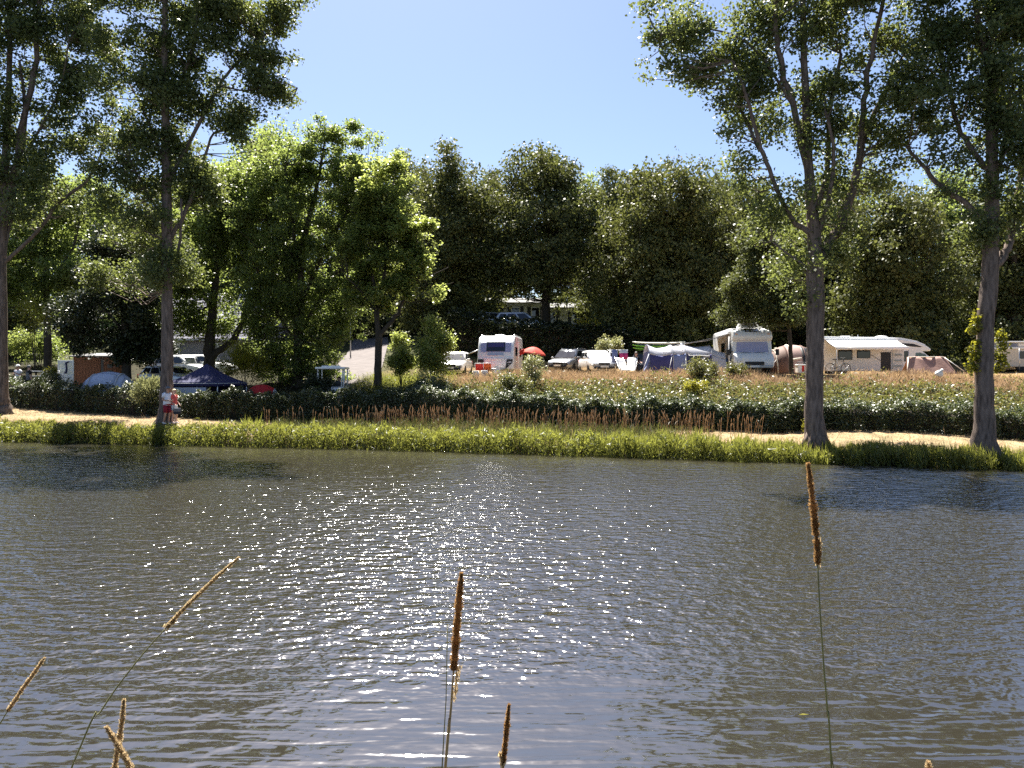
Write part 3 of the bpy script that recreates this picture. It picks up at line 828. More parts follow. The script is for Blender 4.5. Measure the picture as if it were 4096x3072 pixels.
# green brush and dry grass on the rising bank
def brush_h(x, s, r): return np.maximum(.12, .66 + lump(x, 1.3, .07) + lump(x + s * 1.7, 2.9, .07) - .035 * (s - 5))
o = blades('brush', 56000, (-9, 30), 5.0, 10.8, brush_h, .16, .40, LEAF['brush'], 31, .8, hpow=.6, axis_up=.5)
tag(o, 'rough green brush on the lower bank', kind='stuff')
def dry_h(x, s, r): return np.maximum(.08, .36 + lump(x, 1.1, .05) + lump(x + s * 2.3, 3.3, .06) + r.normal(size=len(x)) * .04)
o = blades('tall_dry_grass', 46000, (-5.5, 32), 10.0, 13.6, dry_h, .30, .075, LEAF['straw'], 32, .38, hpow=.6, dens=lambda x, s: .35 + .65 * sstep(-5, -1, x))
tag(o, 'rusty dry grass along the top of the bank', kind='stuff')
def clump(x, s): return ((np.sin(x*1.9) + np.sin(x*3.7 + s*1.3 + 2) + np.sin(x*.83 + 1)) > .9).astype(float)
o = blades('tall_weeds', 26000, (-9, 30), 5.4, 11.5, lambda x, s, r: .5 + .55 * r.random(len(x)), .17, .30, LEAF['brush'], 35, .6, hpow=.55, axis_up=.6, dens=lambda x, s: .03 + .97 * clump(x, s))
tag(o, 'taller weeds in ragged clumps on the bank', kind='stuff')
o = blades('dead_stems', 2600, (-30, 26), -.3, .7, lambda x, s, r: .5 + .5 * r.random(len(x)), .5, .02, LEAF['straw'], 36, .45, dens=lambda x, s: .1 + .9 * clump(x*.7, s))
tag(o, 'thin dead stems leaning out of the reeds', kind='stuff')
o = blades('verge_grass', 26000, (-10.5, -2), 6.0, 15, lambda x, s, r: .15 + .42 * r.random(len(x)), .24, .09, LEAF['reed'], 33, .45,
           dens=lambda x, s: sstep(-10.3, -9, x) * (1 - sstep(-5, -2.5, x)))
tag(o, 'bright green verge beside the road ramp', kind='stuff')
o = blades('weeds', 9000, (-34, -9), 6.2, 12.5, lambda x, s, r: .05 + .3 * r.random(len(x)), .2, .2, LEAF['brush'], 34, .7)
tag(o, 'thin weeds round the lower pitches', kind='stuff')

def shrub(name, label, box, Y, leaf, lsize, nleaf, seed, stems=3, spiky=0.0, group=None, asp=.5, cat='shrub', up=.5, ragged=.25):
    """box = px0, py0, px1, py1 of its outline"""
    r = np.random.default_rng(seed)
    cx, cy = (box[0] + box[2]) / 2, (box[1] + box[3]) / 2
    rx, rz = (box[2] - box[0]) / 2 / F * Y, (box[3] - box[1]) / 2 / F * Y
    c = at(cx, cy, Y); g = gz(c.x, c.y); b = Vector((c.x, c.y, g - .03))
    zc = c.z - g
    root = empty(name, b, 0, label, cat, group)
    m = MB(); T = []
    nt_ = 22
    nleaf = int(nleaf * 2.2)
    for k in range(nt_):
        q = unit(r.normal(size=(1, 3)))[0] * (r.random() ** .4) * np.array([rx, rx * .9, rz])
        T.append(q + np.array([0, 0, zc]))
    for k in range(stems + 5):
        q = T[k]
        m.tube([(r.normal() * .04, r.normal() * .04, 0), (q[0] * .4, q[1] * .4, max(.08, q[2] * .55)), tuple(q)], [.03 if k < stems else .016, .016, .006], 5, False)
    m.build('stems', bark_dark, root)
    T = np.array(T); idx = r.integers(0, nt_, nleaf)
    cr_ = (rx + rz) / 2 * (.36 + ragged * r.random(nt_))
    P = T[idx] + r.normal(size=(nleaf, 3)) * .45 * cr_[idx][:, None]
    P[:, 2] = np.maximum(P[:, 2], .03)
    if spiky:
        ax = P - np.array([0, 0, zc - rz * 1.5])
        leaves('foliage', P, lsize * r.uniform(.7, 1.3, nleaf), asp, LEAF[leaf], root, r, axis=unit(ax), spread=.35)
    else:
        leaves('foliage', P, lsize * r.uniform(.7, 1.3, nleaf), asp, LEAF[leaf], root, r, up=up)
    return root

shrub('bush', 'tall sunlit shrub left of the glinting white car', (1664, 1290, 1800, 1490), 42.8, 'bright', .15, 5200, 51)
shrub('bush', 'low glossy bush beside the short forked trunk', (1540, 1388, 1672, 1490), 43.8, 'bright', .15, 2600, 52)
shrub('bush', 'yellow variegated bush under the crooked limb', (890, 1385, 1075, 1510), 45.5, 'yellow', .17, 2000, 53, spiky=1, asp=.3)
shrub('bush', 'pale variegated bush before the small caravan', (2378, 1358, 2508, 1405), 50.5, 'pale', .15, 1100, 54)
shrub('young_tree', 'young yellow leaved tree on the terrace', (2290, 1278, 2410, 1345), 58.5, 'yellow', .2, 500, 55, cat='young tree')
shrub('bush', 'grey green bush before the tunnel tent end', (2748, 1440, 2866, 1528), 39.2, 'brush', .10, 2200, 56)
shrub('sapling', 'leafy sapling below the red parasol', (2095, 1418, 2175, 1520), 40.0, 'pale', .11, 750, 57, cat='sapling')
shrub('bush', 'small ragged bush before the white motorhome front', (2895, 1450, 2985, 1525), 39.6, 'brush', .10, 1100, 58)
shrub('bush', 'yellow green bush halfway up the bank', (2735, 1520, 2825, 1570), 36.4, 'yellow', .10, 700, 59, up=.8)
shrub('bush', 'yellow weed clump on the bank below the pink windbreak', (3630, 1528, 3705, 1575), 35.6, 'yellow', .10, 420, 60)
shrub('bush', 'pale spiky shrub at the end of the hedge by the walkers', (545, 1500, 650, 1620), 39.6, 'pale', .13, 1500, 62, spiky=1, asp=.3)
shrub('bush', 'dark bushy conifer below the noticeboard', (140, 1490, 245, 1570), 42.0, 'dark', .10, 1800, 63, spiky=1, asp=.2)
shrub('bush', 'yellow flowering bush against the metal gate', (172, 1468, 232, 1512), 44.2, 'yellow', .11, 450, 64)
shrub('young_tree', 'yellow sprigged young tree against the dark hedge', (80, 1190, 205, 1330), 54, 'yellow', .17, 520, 65, cat='young tree')
shrub('bush', 'dark undergrowth between the gazebo and the many stemmed tree', (1050, 1370, 1190, 1530), 49.5, 'maple', .16, 2200, 81)
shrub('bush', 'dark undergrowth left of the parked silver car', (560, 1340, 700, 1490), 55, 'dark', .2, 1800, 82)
shrub('bush', 'shaded bush on the slope above the pale car', (60, 1330, 260, 1440), 62, 'maple', .22, 2000, 83)
shrub('bush', 'low shaded bush under the house eaves', (960, 1360, 1100, 1440), 58, 'maple', .2, 1200, 84)
shrub('bush', 'low light green bush under the dark lawn hedge', (15, 1310, 125, 1405), 58, 'bright', .18, 900, 66)
shrub('weed', 'small bright weed at the foot of the forked poplar', (3208, 1670, 3238, 1730), 28.9, 'yellow', .10, 70, 67, cat='weed')
shrub('weed', 'small bright weed right of the last poplar base', (3985, 1752, 4025, 1775), 28.6, 'yellow', .09, 40, 68, cat='weed')
shrub('weed', 'tall pale weed beside the green verge', (1662, 1478, 1728, 1570), 40.5, 'pale', .12, 380, 69, spiky=1, asp=.2, cat='weed')
shrub('bush', 'dark bush shading the white buggy', (1230, 1500, 1330, 1590), 40.6, 'dark', .12, 1500, 70)
shrub('bush', 'low light bush at the top of the road', (1560, 1330, 1640, 1400), 55, 'bright', .2, 500, 71)
shrub('bush', 'rounded laurel bush on the bank below the glinting car', (1640, 1500, 1800, 1600), 39.3, 'laurel', .12, 1900, 72)
shrub('bush', 'yellow green bush on the bank below the caravan front', (1960, 1500, 2130, 1590), 38.2, 'brush', .12, 1900, 73)
# ------------------------------------------------------------------ materials of made things
M = dict(
 white=pm('white_paint', (.80,.80,.79), .32, .5, 0, .03, 3, coat=.3), silver=pm('silver_paint', (.46,.47,.49), .3, .5, .55, .04, 3, coat=.4),
 greycar=pm('grey_paint', (.30,.31,.33), .28, .5, .5, .04, 3, coat=.5), darkcar=pm('dark_blue_paint', (.018,.022,.032), .25, .5, 0, .05, 3, coat=.5),
 cream=pm('cream_gelcoat', (.81,.81,.79), .4, .5, 0, .04, 2), glass=pm('dark_glass', (.012,.014,.018), .04, .7, 0, .05, 2), teal=pm('teal_glass', (.05,.10,.11), .05, .7),
 blind=pm('lilac_blind', (.34,.35,.52), .35, .5, 0, .06, 3), tyre=pm('tyre_rubber', (.018,.018,.018), .8, .3), rim=pm('wheel_alloy', (.45,.46,.47), .35, .5, .8),
 black=pm('black_plastic', (.02,.02,.022), .5, .4), lamp=pm('lamp_lens', (.72,.74,.76), .08, .7, 0, .05), red_lens=pm('red_lens', (.35,.01,.01), .15, .6),
 amber=pm('amber_lens', (.6,.22,.02), .2, .6), plate=pm('plate_white', (.75,.75,.72), .5), alu=pm('aluminium', (.55,.56,.57), .35, .5, .8, .06, 6),
 navy=pm('navy_canvas', (.022,.024,.085), .75, .3, 0, .12, 5, .25, 30), lav=pm('lavender_canvas', (.60,.60,.65), .6, .35, 0, .06, 4, .25, 20, transl=(.5,.5,.62,.18)),
 navyt=pm('indigo_canvas', (.055,.055,.17), .7, .3, 0, .12, 4, .25, 20), bluet=pm('soft_blue_canvas', (.20,.24,.42), .7, .3, 0, .08, 4, .2, 20),
 pvc=pm('clear_window_sheet', (.05,.06,.08), .08, .6), brownt=pm('brown_canvas', (.15,.085,.065), .7, .3, 0, .1, 4, .3, 22), creamt=pm('cream_canvas', (.62,.56,.46), .65, .3, 0, .06, 4, .2, 22),
 pinkt=pm('pink_brown_canvas', (.38,.235,.195), .75, .25, 0, .10, 2.5, .5, 9, transl=(.4,.25,.2,.2)), pinkd=pm('dusty_pink_canvas', (.36,.24,.21), .7, .3, 0, .1, 3),
 redt=pm('red_canvas', (.38,.012,.016), .65, .3, 0, .1, 4, .25, 18), greyt=pm('grey_canvas', (.42,.43,.46), .6, .3, 0, .08, 4, .2, 18), skyt=pm('pale_blue_canvas', (.36,.41,.55), .55, .4, 0, .1, 4, .3, 14),
 slate=pm('slate_blue_canvas', (.16,.19,.28), .6, .35, 0, .1, 4), redf=pm('red_fabric', (.55,.035,.03), .7, .3, 0, .08, 6, .2, 30), orange=pm('orange_fabric', (.60,.11,.03), .7, .3),
 parasol=pm('coral_parasol', (.72,.13,.09), .7, .3, 0, .06, 4, transl=(.8,.15,.1,.35)), blue=pm('blue_plastic', (.03,.16,.55), .4), pink=pm('pink_towel', (.62,.07,.22), .9, .2, 0, .1, 20, .4, 60),
 whitef=pm('white_cloth', (.78,.78,.77), .85, .2, 0, .04, 5, .3, 14), green=pm('lime_green_board', (.20,.48,.05), .3, .5, 0, .05, 3, coat=.3), boardw=pm('cream_board', (.75,.74,.62), .3, .5, 0, .03, 3, coat=.3),
 wood=pm('brown_timber', (.15,.066,.036), .8, .3, 0, .25, 4, .4, 20, (6, 6, .6)), rooft=pm('grey_roof_tile', (.21,.205,.25), .7, .3, 0, .25, 3, .4, 20), render=pm('grey_render', (.26,.25,.27), .9, .2, 0, .1, 2, .3, 40),
 mobile=pm('white_cladding', (.66,.66,.66), .6, .3, 0, .05, 2), felt=pm('roof_felt', (.20,.20,.20), .8, .2), asphalt=pm('road_surface', (.14,.122,.118), .9, .2, 0, .14, 1.5, .3, 60),
 galv=pm('galvanised_steel', (.50,.51,.52), .45, .5, .6, .1, 6), skin=pm('skin', (.42,.25,.18), .6, .35, 0, .06, 8), skin2=pm('pale_skin', (.55,.34,.26), .6, .35, 0, .06, 8),
 grey_hair=pm('grey_hair', (.10,.105,.115), .8, .3), blond=pm('blond_hair', (.62,.50,.32), .7, .3), brown_hair=pm('dark_brown_hair', (.035,.018,.012), .6, .4),
 tee=pm('white_tee', (.72,.73,.80), .85, .2, 0, .05, 8, .3, 30), maroon=pm('dark_red_shorts', (.22,.018,.035), .85, .2, 0, .1, 10), coral=pm('coral_top', (.62,.11,.10), .85, .2, 0, .08, 10),
 dark_cloth=pm('black_cloth', (.015,.016,.02), .85, .2), denim=pm('dark_denim', (.03,.035,.05), .85, .2), bag=pm('grey_bag', (.13,.13,.14), .8, .3),
 head=None)

def wheel(parent, x, y, z, r=.31, wd=.2):
    m = MB(); h = wd / 2
    m.lathe([(r*.62,-h),(r*.9,-h),(r,-h*.55),(r,h*.55),(r*.9,h),(r*.62,h)], (0,0,0), 20, 'x')
    o = m.build('wheel', M['tyre'], parent, loc=(x, y, z))
    sgn = 1 if x > 0 else -1
    k = MB(); k.lathe([(r*.61,-h*.7),(r*.60,h*.7),(r*.42,h*.8),(r*.15,h*.95),(.02,h*.95)] if sgn > 0 else [(.02,-h*.95),(r*.15,-h*.95),(r*.42,-h*.8),(r*.60,-h*.7),(r*.61,h*.7)], (0,0,0), 14, 'x')
    k.build('rim', M['rim'], o)
    return o

def car(label, loc, rz, paint, L=4.3, Wd=1.78, H=1.48, kind='hatch', rails=False, group=None, glass='glass'):
    root = empty('parked_car', loc, rz, label, 'car', group)
    hw = Wd / 2; f = -L / 2; b = L / 2
    st = [(f,.78,.34,.60),(f+.06,.88,.26,.68),(f+.3,.95,.21,.80),(f+.75,.985,.2,.90),(f+1.2,1,.2,.97),(0,1,.2,1.0),(b-.6,1,.2,1.01),(b-.15,.96,.26,.98),(b-.03,.9,.32,.90),(b,.84,.38,.80)]
    rs = []
    for y, wq, zb, zt in st:
        w_ = hw * wq
        half = [(w_*.80,zb),(w_*.97,zb+.10),(w_,zb+.28),(w_*.99,zt-.16),(w_*.95,zt-.03),(w_*.80,zt)]
        rs.append([(x, y, z) for x, z in half] + [(-x, y, z) for x, z in half[::-1]])
    MB().rings(rs).build('body', M[paint], root)
    yb0, yt0 = f + 1.02, f + 1.85
    yt1, yb1 = (b - .50, b - .10) if kind != 'saloon' else (b - 1.25, b - .62)
    zb = .95; wb, wt = hw * .95, hw * .74
    def ringz(z, t):
        y0 = yb0 + (yt0 - yb0) * t; y1 = yb1 + (yt1 - yb1) * t; ww = wb + (wt - wb) * t
        return [(-ww*.93,y0,z),(ww*.93,y0,z),(ww,y0+.12,z),(ww*1.02,0,z),(ww,y1-.12,z),(ww*.92,y1,z),(-ww*.92,y1,z),(-ww,y1-.12,z),(-ww*1.02,0,z),(-ww,y0+.12,z)]
    Zt = H - .05
    top = ringz(H, 1.0); top = [(x*.86, y*.9 + (yt0+yt1)/2*.1, H) for x, y, z in top]
    MB().rings([ringz(zb, 0), ringz((zb+Zt)/2, .5), ringz(Zt, .96), top]).build('roof', M[paint], root)
    def P(side, ty, t):                                     # point on the cabin side
        y0 = yb0 + (yt0-yb0)*t; y1 = yb1 + (yt1-yb1)*t; ww = (wb + (wt-wb)*t) * 1.015
        return (side*ww, y0 + (y1-y0)*ty, zb + (Zt-zb)*t)
    q0, q1 = .10, .86
    def fr(y_, t, k): ww = wb + (wt-wb)*t; return (k*ww*.90, y_, zb + (Zt-zb)*t)
    yf = lambda t: yb0 + (yt0-yb0)*t
    yr = lambda t: yb1 + (yt1-yb1)*t
    MB().panel([fr(yf(q0),q0,-1),fr(yf(q0),q0,1),fr(yf(q1),q1,1),fr(yf(q1),q1,-1)], 0, .012).build('windscreen', M[glass], root)
    MB().panel([fr(yr(.2),.2,1),fr(yr(.2),.2,-1),fr(yr(q1),q1,-1),fr(yr(q1),q1,1)], 0, .012).build('rear_window', M['glass'], root)
    for sd in (-1, 1):
        for a0, a1 in ((.07,.36),(.39,.67),(.70,.92)):
            q = [P(sd,a0,q0),P(sd,a1,q0),P(sd,a1,q1),P(sd,a0,q1)]
            if sd < 0: q = q[::-1]
            MB().panel(q, .04, .012).build('side_window', M['glass'], root)
        m = MB(); m.box((sd*(hw+.10), yb0+.30, 1.02), (.17,.10,.13)).box((sd*(hw+.0), yb0+.30, .98), (.12,.05,.04)); m.build('mirror', M[paint], root, .03)
        MB().panel([(sd*hw*.45-.0, f+.02,.60),(sd*hw*.86, f+.10,.60),(sd*hw*.90, f+.28,.78),(sd*hw*.52, f+.18,.76)][::sd], 0, .02, .05).build('headlight', M['lamp'], root)
        MB().box((sd*hw*.82, b-.03, .82), (.22,.10,.26)).build('tail_light', M['red_lens'], root, .02)
        for yy in (f+.82, b-.82): wheel(root, sd*(hw-.10), yy, .31)
    MB().box((0, f-.01, .62), (hw*.8,.04,.12)).build('grille', M['black'], root, .01)
    MB().box((0, f-.005, .38), (hw*1.5,.10,.14)).build('bumper', M['black'], root, .03)
    MB().box((0, f-.065, .45), (.50,.02,.11)).build('number_plate', M['plate'], root)
    if rails:
        for sd in (-1, 1): MB().tube([(sd*wt*.88, yt0+.1, H-.03),(sd*wt*.9, yt0+.25, H+.05),(sd*wt*.9, yt1-.3, H+.05),(sd*wt*.88, yt1-.12, H-.03)], .022, 6).build('roof_rail', M['alu'], root)
    return root

def window(parent, q, mat='glass', name='window', frame='black', fw=.05):
    """framed caravan window on the plane q (four corners, outward winding)"""
    o = MB().panel(q, 0, .012, .02).build(name, M[frame], parent)
    MB().panel(q, .10, .022, .008).build('pane', M[mat], o)
    return o

def caravan(label, loc, rz):
    root = empty('caravan', loc, rz, label, 'caravan')
    prof = [(-2.55,.42),(-2.62,.75),(-2.55,1.05),(-2.40,1.55),(-2.15,2.10),(-1.85,2.42),(-1.4,2.56),(2.4,2.56),(2.6,2.4),(2.65,.42)]
    MB().prism(prof, -1.12, 1.12).build('body', M['white'], root, .09, 3)
    def fp(x0, x1, z0, z1):
        Y = lambda z: float(np.interp(z, [.42,.75,1.05,1.55,2.10,2.42], [-2.55,-2.62,-2.55,-2.40,-2.15,-1.85]))
        return [(x0,Y(z0),z0),(x1,Y(z0),z0),(x1,Y(z1),z1),(x0,Y(z1),z1)]
    MB().panel(fp(-.95,.95,1.50,2.10), 0, .015).build('window_surround', M['blind'], root, .03)
    w_ = MB().panel(fp(-.58,.58,1.55,2.12), 0, .04, .03).build('front_window', M['glass'], root, .02)
    MB().panel(fp(-.50,.50,1.80,2.05), 0, .052, .006).build('roller_blind', M['navyt'], w_)
    MB().panel(fp(-.50,.50,1.28,1.47), 0, .03, .03).build('locker_lid', M['silver'], root, .02)
    MB().panel(fp(-.55,.55,1.02,1.14), 0, .05, .06).build('locker_lip', M['white'], root, .02)
    for s in (-1, 1):
        q = [(s*.62,-2.62,.45),(s*1.06,-2.6,.85),(s*1.08,-2.57,1.06),(s*.72,-2.6,1.06)]
        MB().panel(q[::s], 0, .02).build('dark_flash', M['black'], root)
        MB().panel(fp(min(s*.6,s*1.06),max(s*.6,s*1.06),1.08,1.18), 0, .03, .03).build('top_lamp', M['lamp'], root, .01)
        MB().panel(fp(min(s*.75,s*1.0),max(s*.75,s*1.0),.86,.92), 0, .03, .02).build('marker_lamp', M['lamp'], root)
        MB().tube([(s*1.02,-1.6,2.50),(s*1.02,-1.4,2.62),(s*1.02,2.2,2.62),(s*1.02,2.4,2.54)], .03, 6).build('roof_rail', M['alu'], root)
        wheel(root, s*1.0, .4, .32, .32, .2)
        for yy in (-1.1, 1.2):
            q = [(s*1.12,yy-.5,1.3),(s*1.12,yy+.5,1.3),(s*1.12,yy+.5,1.85),(s*1.12,yy-.5,1.85)]
            window(root, q if s > 0 else q[::-1])
    MB().box((1.125,.15,1.35),(.02,.6,1.75)).build('door', M['cream'], root, .01)
    MB().box((0,-.2,2.63),(.6,.8,.10)).build('roof_hatch', M['white'], root, .03)
    MB().tube([(-.7,-2.5,.46),(0,-3.6,.46),(.7,-2.5,.46)], .05, 6).tube([(0,-3.5,.46),(0,-3.5,.05)], .03, 6).build('drawbar', M['galv'], root)
    MB().tube([(-1.14,-1.2,1.75),(-1.9,-1.35,1.42)], .035, 6).build('side_strut', M['alu'], root)
    return root

def motorhome_front(label, loc, rz):
    root = empty('motorhome', loc, rz, label, 'motorhome')
    prof = [(-3.42,.36),(-3.50,.62),(-3.46,.92),(-3.22,1.16),(-2.95,1.20),(-2.78,1.92),(-2.98,1.98),(-3.05,2.20),(-2.90,2.50),(-2.45,2.66),(-1.5,2.74),(3.4,2.70),(3.5,2.55),(3.5,.36)]
    MB().prism(prof, -1.14, 1.14).build('body', M['white'], root, .10, 3)
    MB().panel([(-.94,-2.94,1.24),(.94,-2.94,1.24),(.88,-2.79,1.88),(-.88,-2.79,1.88)], 0, .02).build('windscreen', M['blind'], root, .03)
    for s in (-1, 1):
        MB().tube([(s*.05,-2.98,1.22),(s*.75,-2.965,1.27)], .012, 4).build('wiper', M['black'], root)
        MB().panel([(s*.62,-3.49,.74),(s*1.0,-3.47,.74),(s*1.06,-3.42,.98),(s*.66,-3.40,.94)][::s], 0, .02, .04).build('headlight', M['lamp'], root, .01)
        m = MB(); m.tube([(s*1.1,-2.9,1.32),(s*1.36,-3.02,1.34)], .03, 5).box((s*1.40,-3.04,1.26),(.18,.14,.36)); m.build('mirror', M['black'], root, .03)
        MB().panel([(s*1.145,-2.6,1.2),(s*1.145,-1.9,1.2),(s*1.145,-1.9,1.8),(s*1.145,-2.5,1.8)][::s], 0, .012).build('side_window', M['glass'], root)
        for yy in (-2.45, 1.9): wheel(root, s*1.0, yy, .34, .34, .22)
        q = [(s*1.145,-.6,1.35),(s*1.145,.5,1.35),(s*1.145,.5,1.9),(s*1.145,-.6,1.9)]
        window(root, q if s > 0 else q[::-1])
        MB().box((s*.92,-2.99,2.32),(.14,.03,.07)).build('marker_lamp', M['amber'], root, .01)
    MB().box((0,-3.5,.60),(1.1,.05,.20)).build('grille', M['black'], root, .02)
    MB().box((0,-3.46,.40),(2.1,.14,.16)).build('bumper', M['greycar'], root, .04)
    MB().box((0,-3.54,.42),(.52,.02,.11)).build('number_plate', M['plate'], root)
    MB().panel([(-.42,-2.93,2.46),(.36,-2.93,2.46),(.36,-2.48,2.67),(-.42,-2.48,2.67)], 0, .02).build('skylight', M['glass'], root)
    o = MB().box((-.05,-1.7,2.90),(1.02,1.2,.28)).build('roof_box', M['white'], root, .08); MB().box((-.05,-2.31,2.86),(.8,.02,.10)).build('vent_slot', M['greycar'], o)
    MB().box((.72,-1.2,2.84),(.42,.6,.2)).build('roof_vent', M['cream'], root, .04)
    # awning wound out on the side away from the door
    a = MB().grid(lambda u, v: (-1.16 - 2.75*u, -2.3 + 4.2*v, 2.42 - .62*u - .05*math.sin(PI*u)), 8, 6).build('awning', M['greyt'], root, solid=.012)
    MB().tube([(-3.92,-2.32,1.79),(-3.92,1.9,1.79)], .045, 8).build('lead_rail', M['alu'], a)
    MB().box((-1.2,-.2,2.46),(.12,4.4,.14)).build('awning_case', M['white'], a, .02)
    for yy in (-2.25, 1.85): MB().tube([(-3.9,yy,1.78),(-3.95,yy,.0)], .022, 6).build('awning_leg', M['alu'], a)
    MB().tube([(-1.16,-2.25,2.36),(-2.5,-2.25,1.98),(-3.9,-2.25,1.80)], .022, 6).build('awning_arm', M['alu'], a)
    MB().tube([(-1.30,-2.75,.15),(-1.30,-2.75,2.2)], .045, 8).build('drain_pole', M['white'], root)
    return root

def motorhome_side(label, loc, rz):
    root = empty('motorhome', loc, rz, label, 'motorhome')
    prof = [(-3.36,.34),(-3.36,2.50),(.8,2.42),(1.5,2.38),(2.4,2.22),(3.04,1.94),(3.32,1.74),(3.28,1.62),(2.80,1.60),(3.50,1.04),(4.10,.84),(4.32,.55),(4.30,.34)]
    MB().prism(prof, 0, 2.25, 'y').build('body', M['cream'], root, .06, 3)
    MB().prism([(-3.30,2.47),(.8,2.40),(2.35,2.21),(3.0,1.95),(3.0,2.02),(2.4,2.28),(1.5,2.45),(.8,2.49),(-3.36,2.57)], .06, 2.19, 'y').build('roof', M['white'], root, .02)
    def sp(x0, x1, z0, z1, y=0.0): return [(x0,y,z0),(x1,y,z0),(x1,y,z1),(x0,y,z1)]
    window(root, sp(-2.46,-1.56,1.06,1.70)); window(root, sp(-1.28,-.44,1.16,1.68)); window(root, sp(1.46,1.92,.95,1.62))
    MB().panel([(2.30,0,1.0),(3.36,0,1.0),(2.92,0,1.42),(2.62,0,1.52),(2.36,0,1.50)], 0, .014).build('cab_window', M['teal'], root)
    MB().panel([(2.80,.12,1.56),(3.48,.12,1.05),(3.48,2.1,1.05),(2.80,2.1,1.56)], 0, .015).build('windscreen', M['glass'], root)
    MB().panel([(1.25,0,1.98),(2.6,0,1.86),(2.78,0,1.88),(2.2,0,2.08),(1.5,0,2.12),(1.25,0,2.10)], 0, .012).build('dark_flash', M['black'], root)
    MB().panel(sp(.20,.82,.36,1.55), 0, .012).build('doorway', M['black'], root)
    d = MB().box((.0,0,0),(.62,.05,1.55)).build('door', M['white'], root, .02, loc=(1.16,-.30,1.12)); d.rotation_euler = (0,0,R(-32))
    for zz in (-.45,-.1,.25): MB().box((.0,-.05,zz),(.42,.05,.10)).build('door_shelf', M['greycar'], d)
    MB().box((.85,.0,1.70),(.9,.02,.04)).build('door_rail', M['alu'], root)
    for x in (-2.2, 3.15):
        for y in (.12, 2.1):
            m = MB(); m.lathe([(.21,-.1),(.31,-.1),(.34,-.05),(.34,.05),(.31,.1),(.21,.1)], (0,0,0), 18, 'y'); o = m.build('wheel', M['tyre'], root, loc=(x,y,.34))
            MB().lathe([(.2,-.08),(.2,.08)], (0,0,0), 12, 'y').build('rim', M['rim'], o)
    MB().lathe([(.42,0),(.40,.10),(.28,.16),(.05,.19)], (.65,1.0,2.46), 16).build('satellite_dome', M['white'], root)
    MB().box((-1.6,1.1,2.58),(.5,.5,.12)).build('roof_vent', M['white'], root, .03)
    MB().tube([(-.9,.8,2.5),(-.9,.8,2.68)], .03, 6).build('flue', M['alu'], root)
    MB().box((4.30,.3,.72),(.08,.4,.16)).build('headlight', M['lamp'], root, .02)
    m = MB(); m.box((3.3,-.16,1.12),(.14,.2,.28)).tube([(3.3,.0,1.05),(3.3,-.1,1.05)], .025, 5); m.build('mirror', M['black'], root, .03)
    a = MB().grid(lambda u, v: (-3.25 + 4.35*u, -.05 - 1.75*v, 2.36 - .56*v - .05*math.sin(PI*v) - .02*math.sin(PI*u)), 10, 6).build('awning', M['whitef'], root, solid=.012)
    MB().tube([(-3.27,-1.82,1.78),(1.12,-1.82,1.78)], .05, 8).build('lead_rail', M['white'], a)
    MB().grid(lambda u, v: (-3.25 + 4.35*u, -1.86, 1.78 - .13*v*(1 + .12*math.sin(u*60))), 60, 1).build('valance', M['whitef'], a, solid=.008)
    MB().box((-1.05,-.07,2.38),(4.5,.13,.14)).build('awning_case', M['white'], a, .02)
    for x in (-3.2, 1.08):
        MB().tube([(x,-1.8,1.76),(x,-1.84,.0)], .022, 6).build('awning_leg', M['alu'], a)
        MB().tube([(x,-.06,2.26),(x,-.95,1.93),(x,-1.8,1.77)], .022, 6).build('awning_arm', M['alu'], a)
    MB().tube([(-.42,-.02,1.4),(.15,-.12,1.0)], .012, 4).build('grab_line', M['black'], root)
    return root

def dome_tent(name, label, loc, rz, w_, d_, h_, mats, bands=(), door=None, group=None):
    """rounded tent; mats = colours of its left, middle and right gores"""
    root = empty(name, loc, rz, label, 'tent', group)
    def S(u, v, k=1.0):
        a = PI * u                                # along x, end to end
        x = -math.cos(a) * w_ / 2 * k
        prof = max(0, math.sin(a)) ** .62
        b = PI * v
        return (x, -math.cos(b) * d_ / 2 * (.25 + .75*prof) * k, math.sin(b) ** .8 * h_ * prof * k)
    cuts = [0.0] + [.5 - .5*(1 - 2*(i+1)/len(mats)) for i in range(len(mats))]
    for i, mt in enumerate(mats):
        MB().grid(lambda u, v, i=i: S(cuts[i] + (cuts[i+1]-cuts[i])*u, v), 8, 18).build('flysheet' if i == 0 else 'panel', M[mt], root, solid=.01)
    for u, mt, r in bands:
        MB().tube([S(u, k/20, 1.012) for k in range(21)], r, 6).build('arch_trim', M[mt], root)
    if door:
        u0, u1, v0, v1, mt = door
        MB().grid(lambda u, v: S(u0 + (u1-u0)*u, v0 + (v1-v0)*v, 1.015), 8, 8).build('door_opening', M[mt], root, solid=.008)
    for sx in (-1, 1):
        for sy in (-1, 1): MB().tube([(sx*w_*.36, sy*d_*.36, h_*.5),(sx*w_*.62, sy*d_*.62, .02)], .008, 4).build('guy_line', M['whitef'], root)
    return root

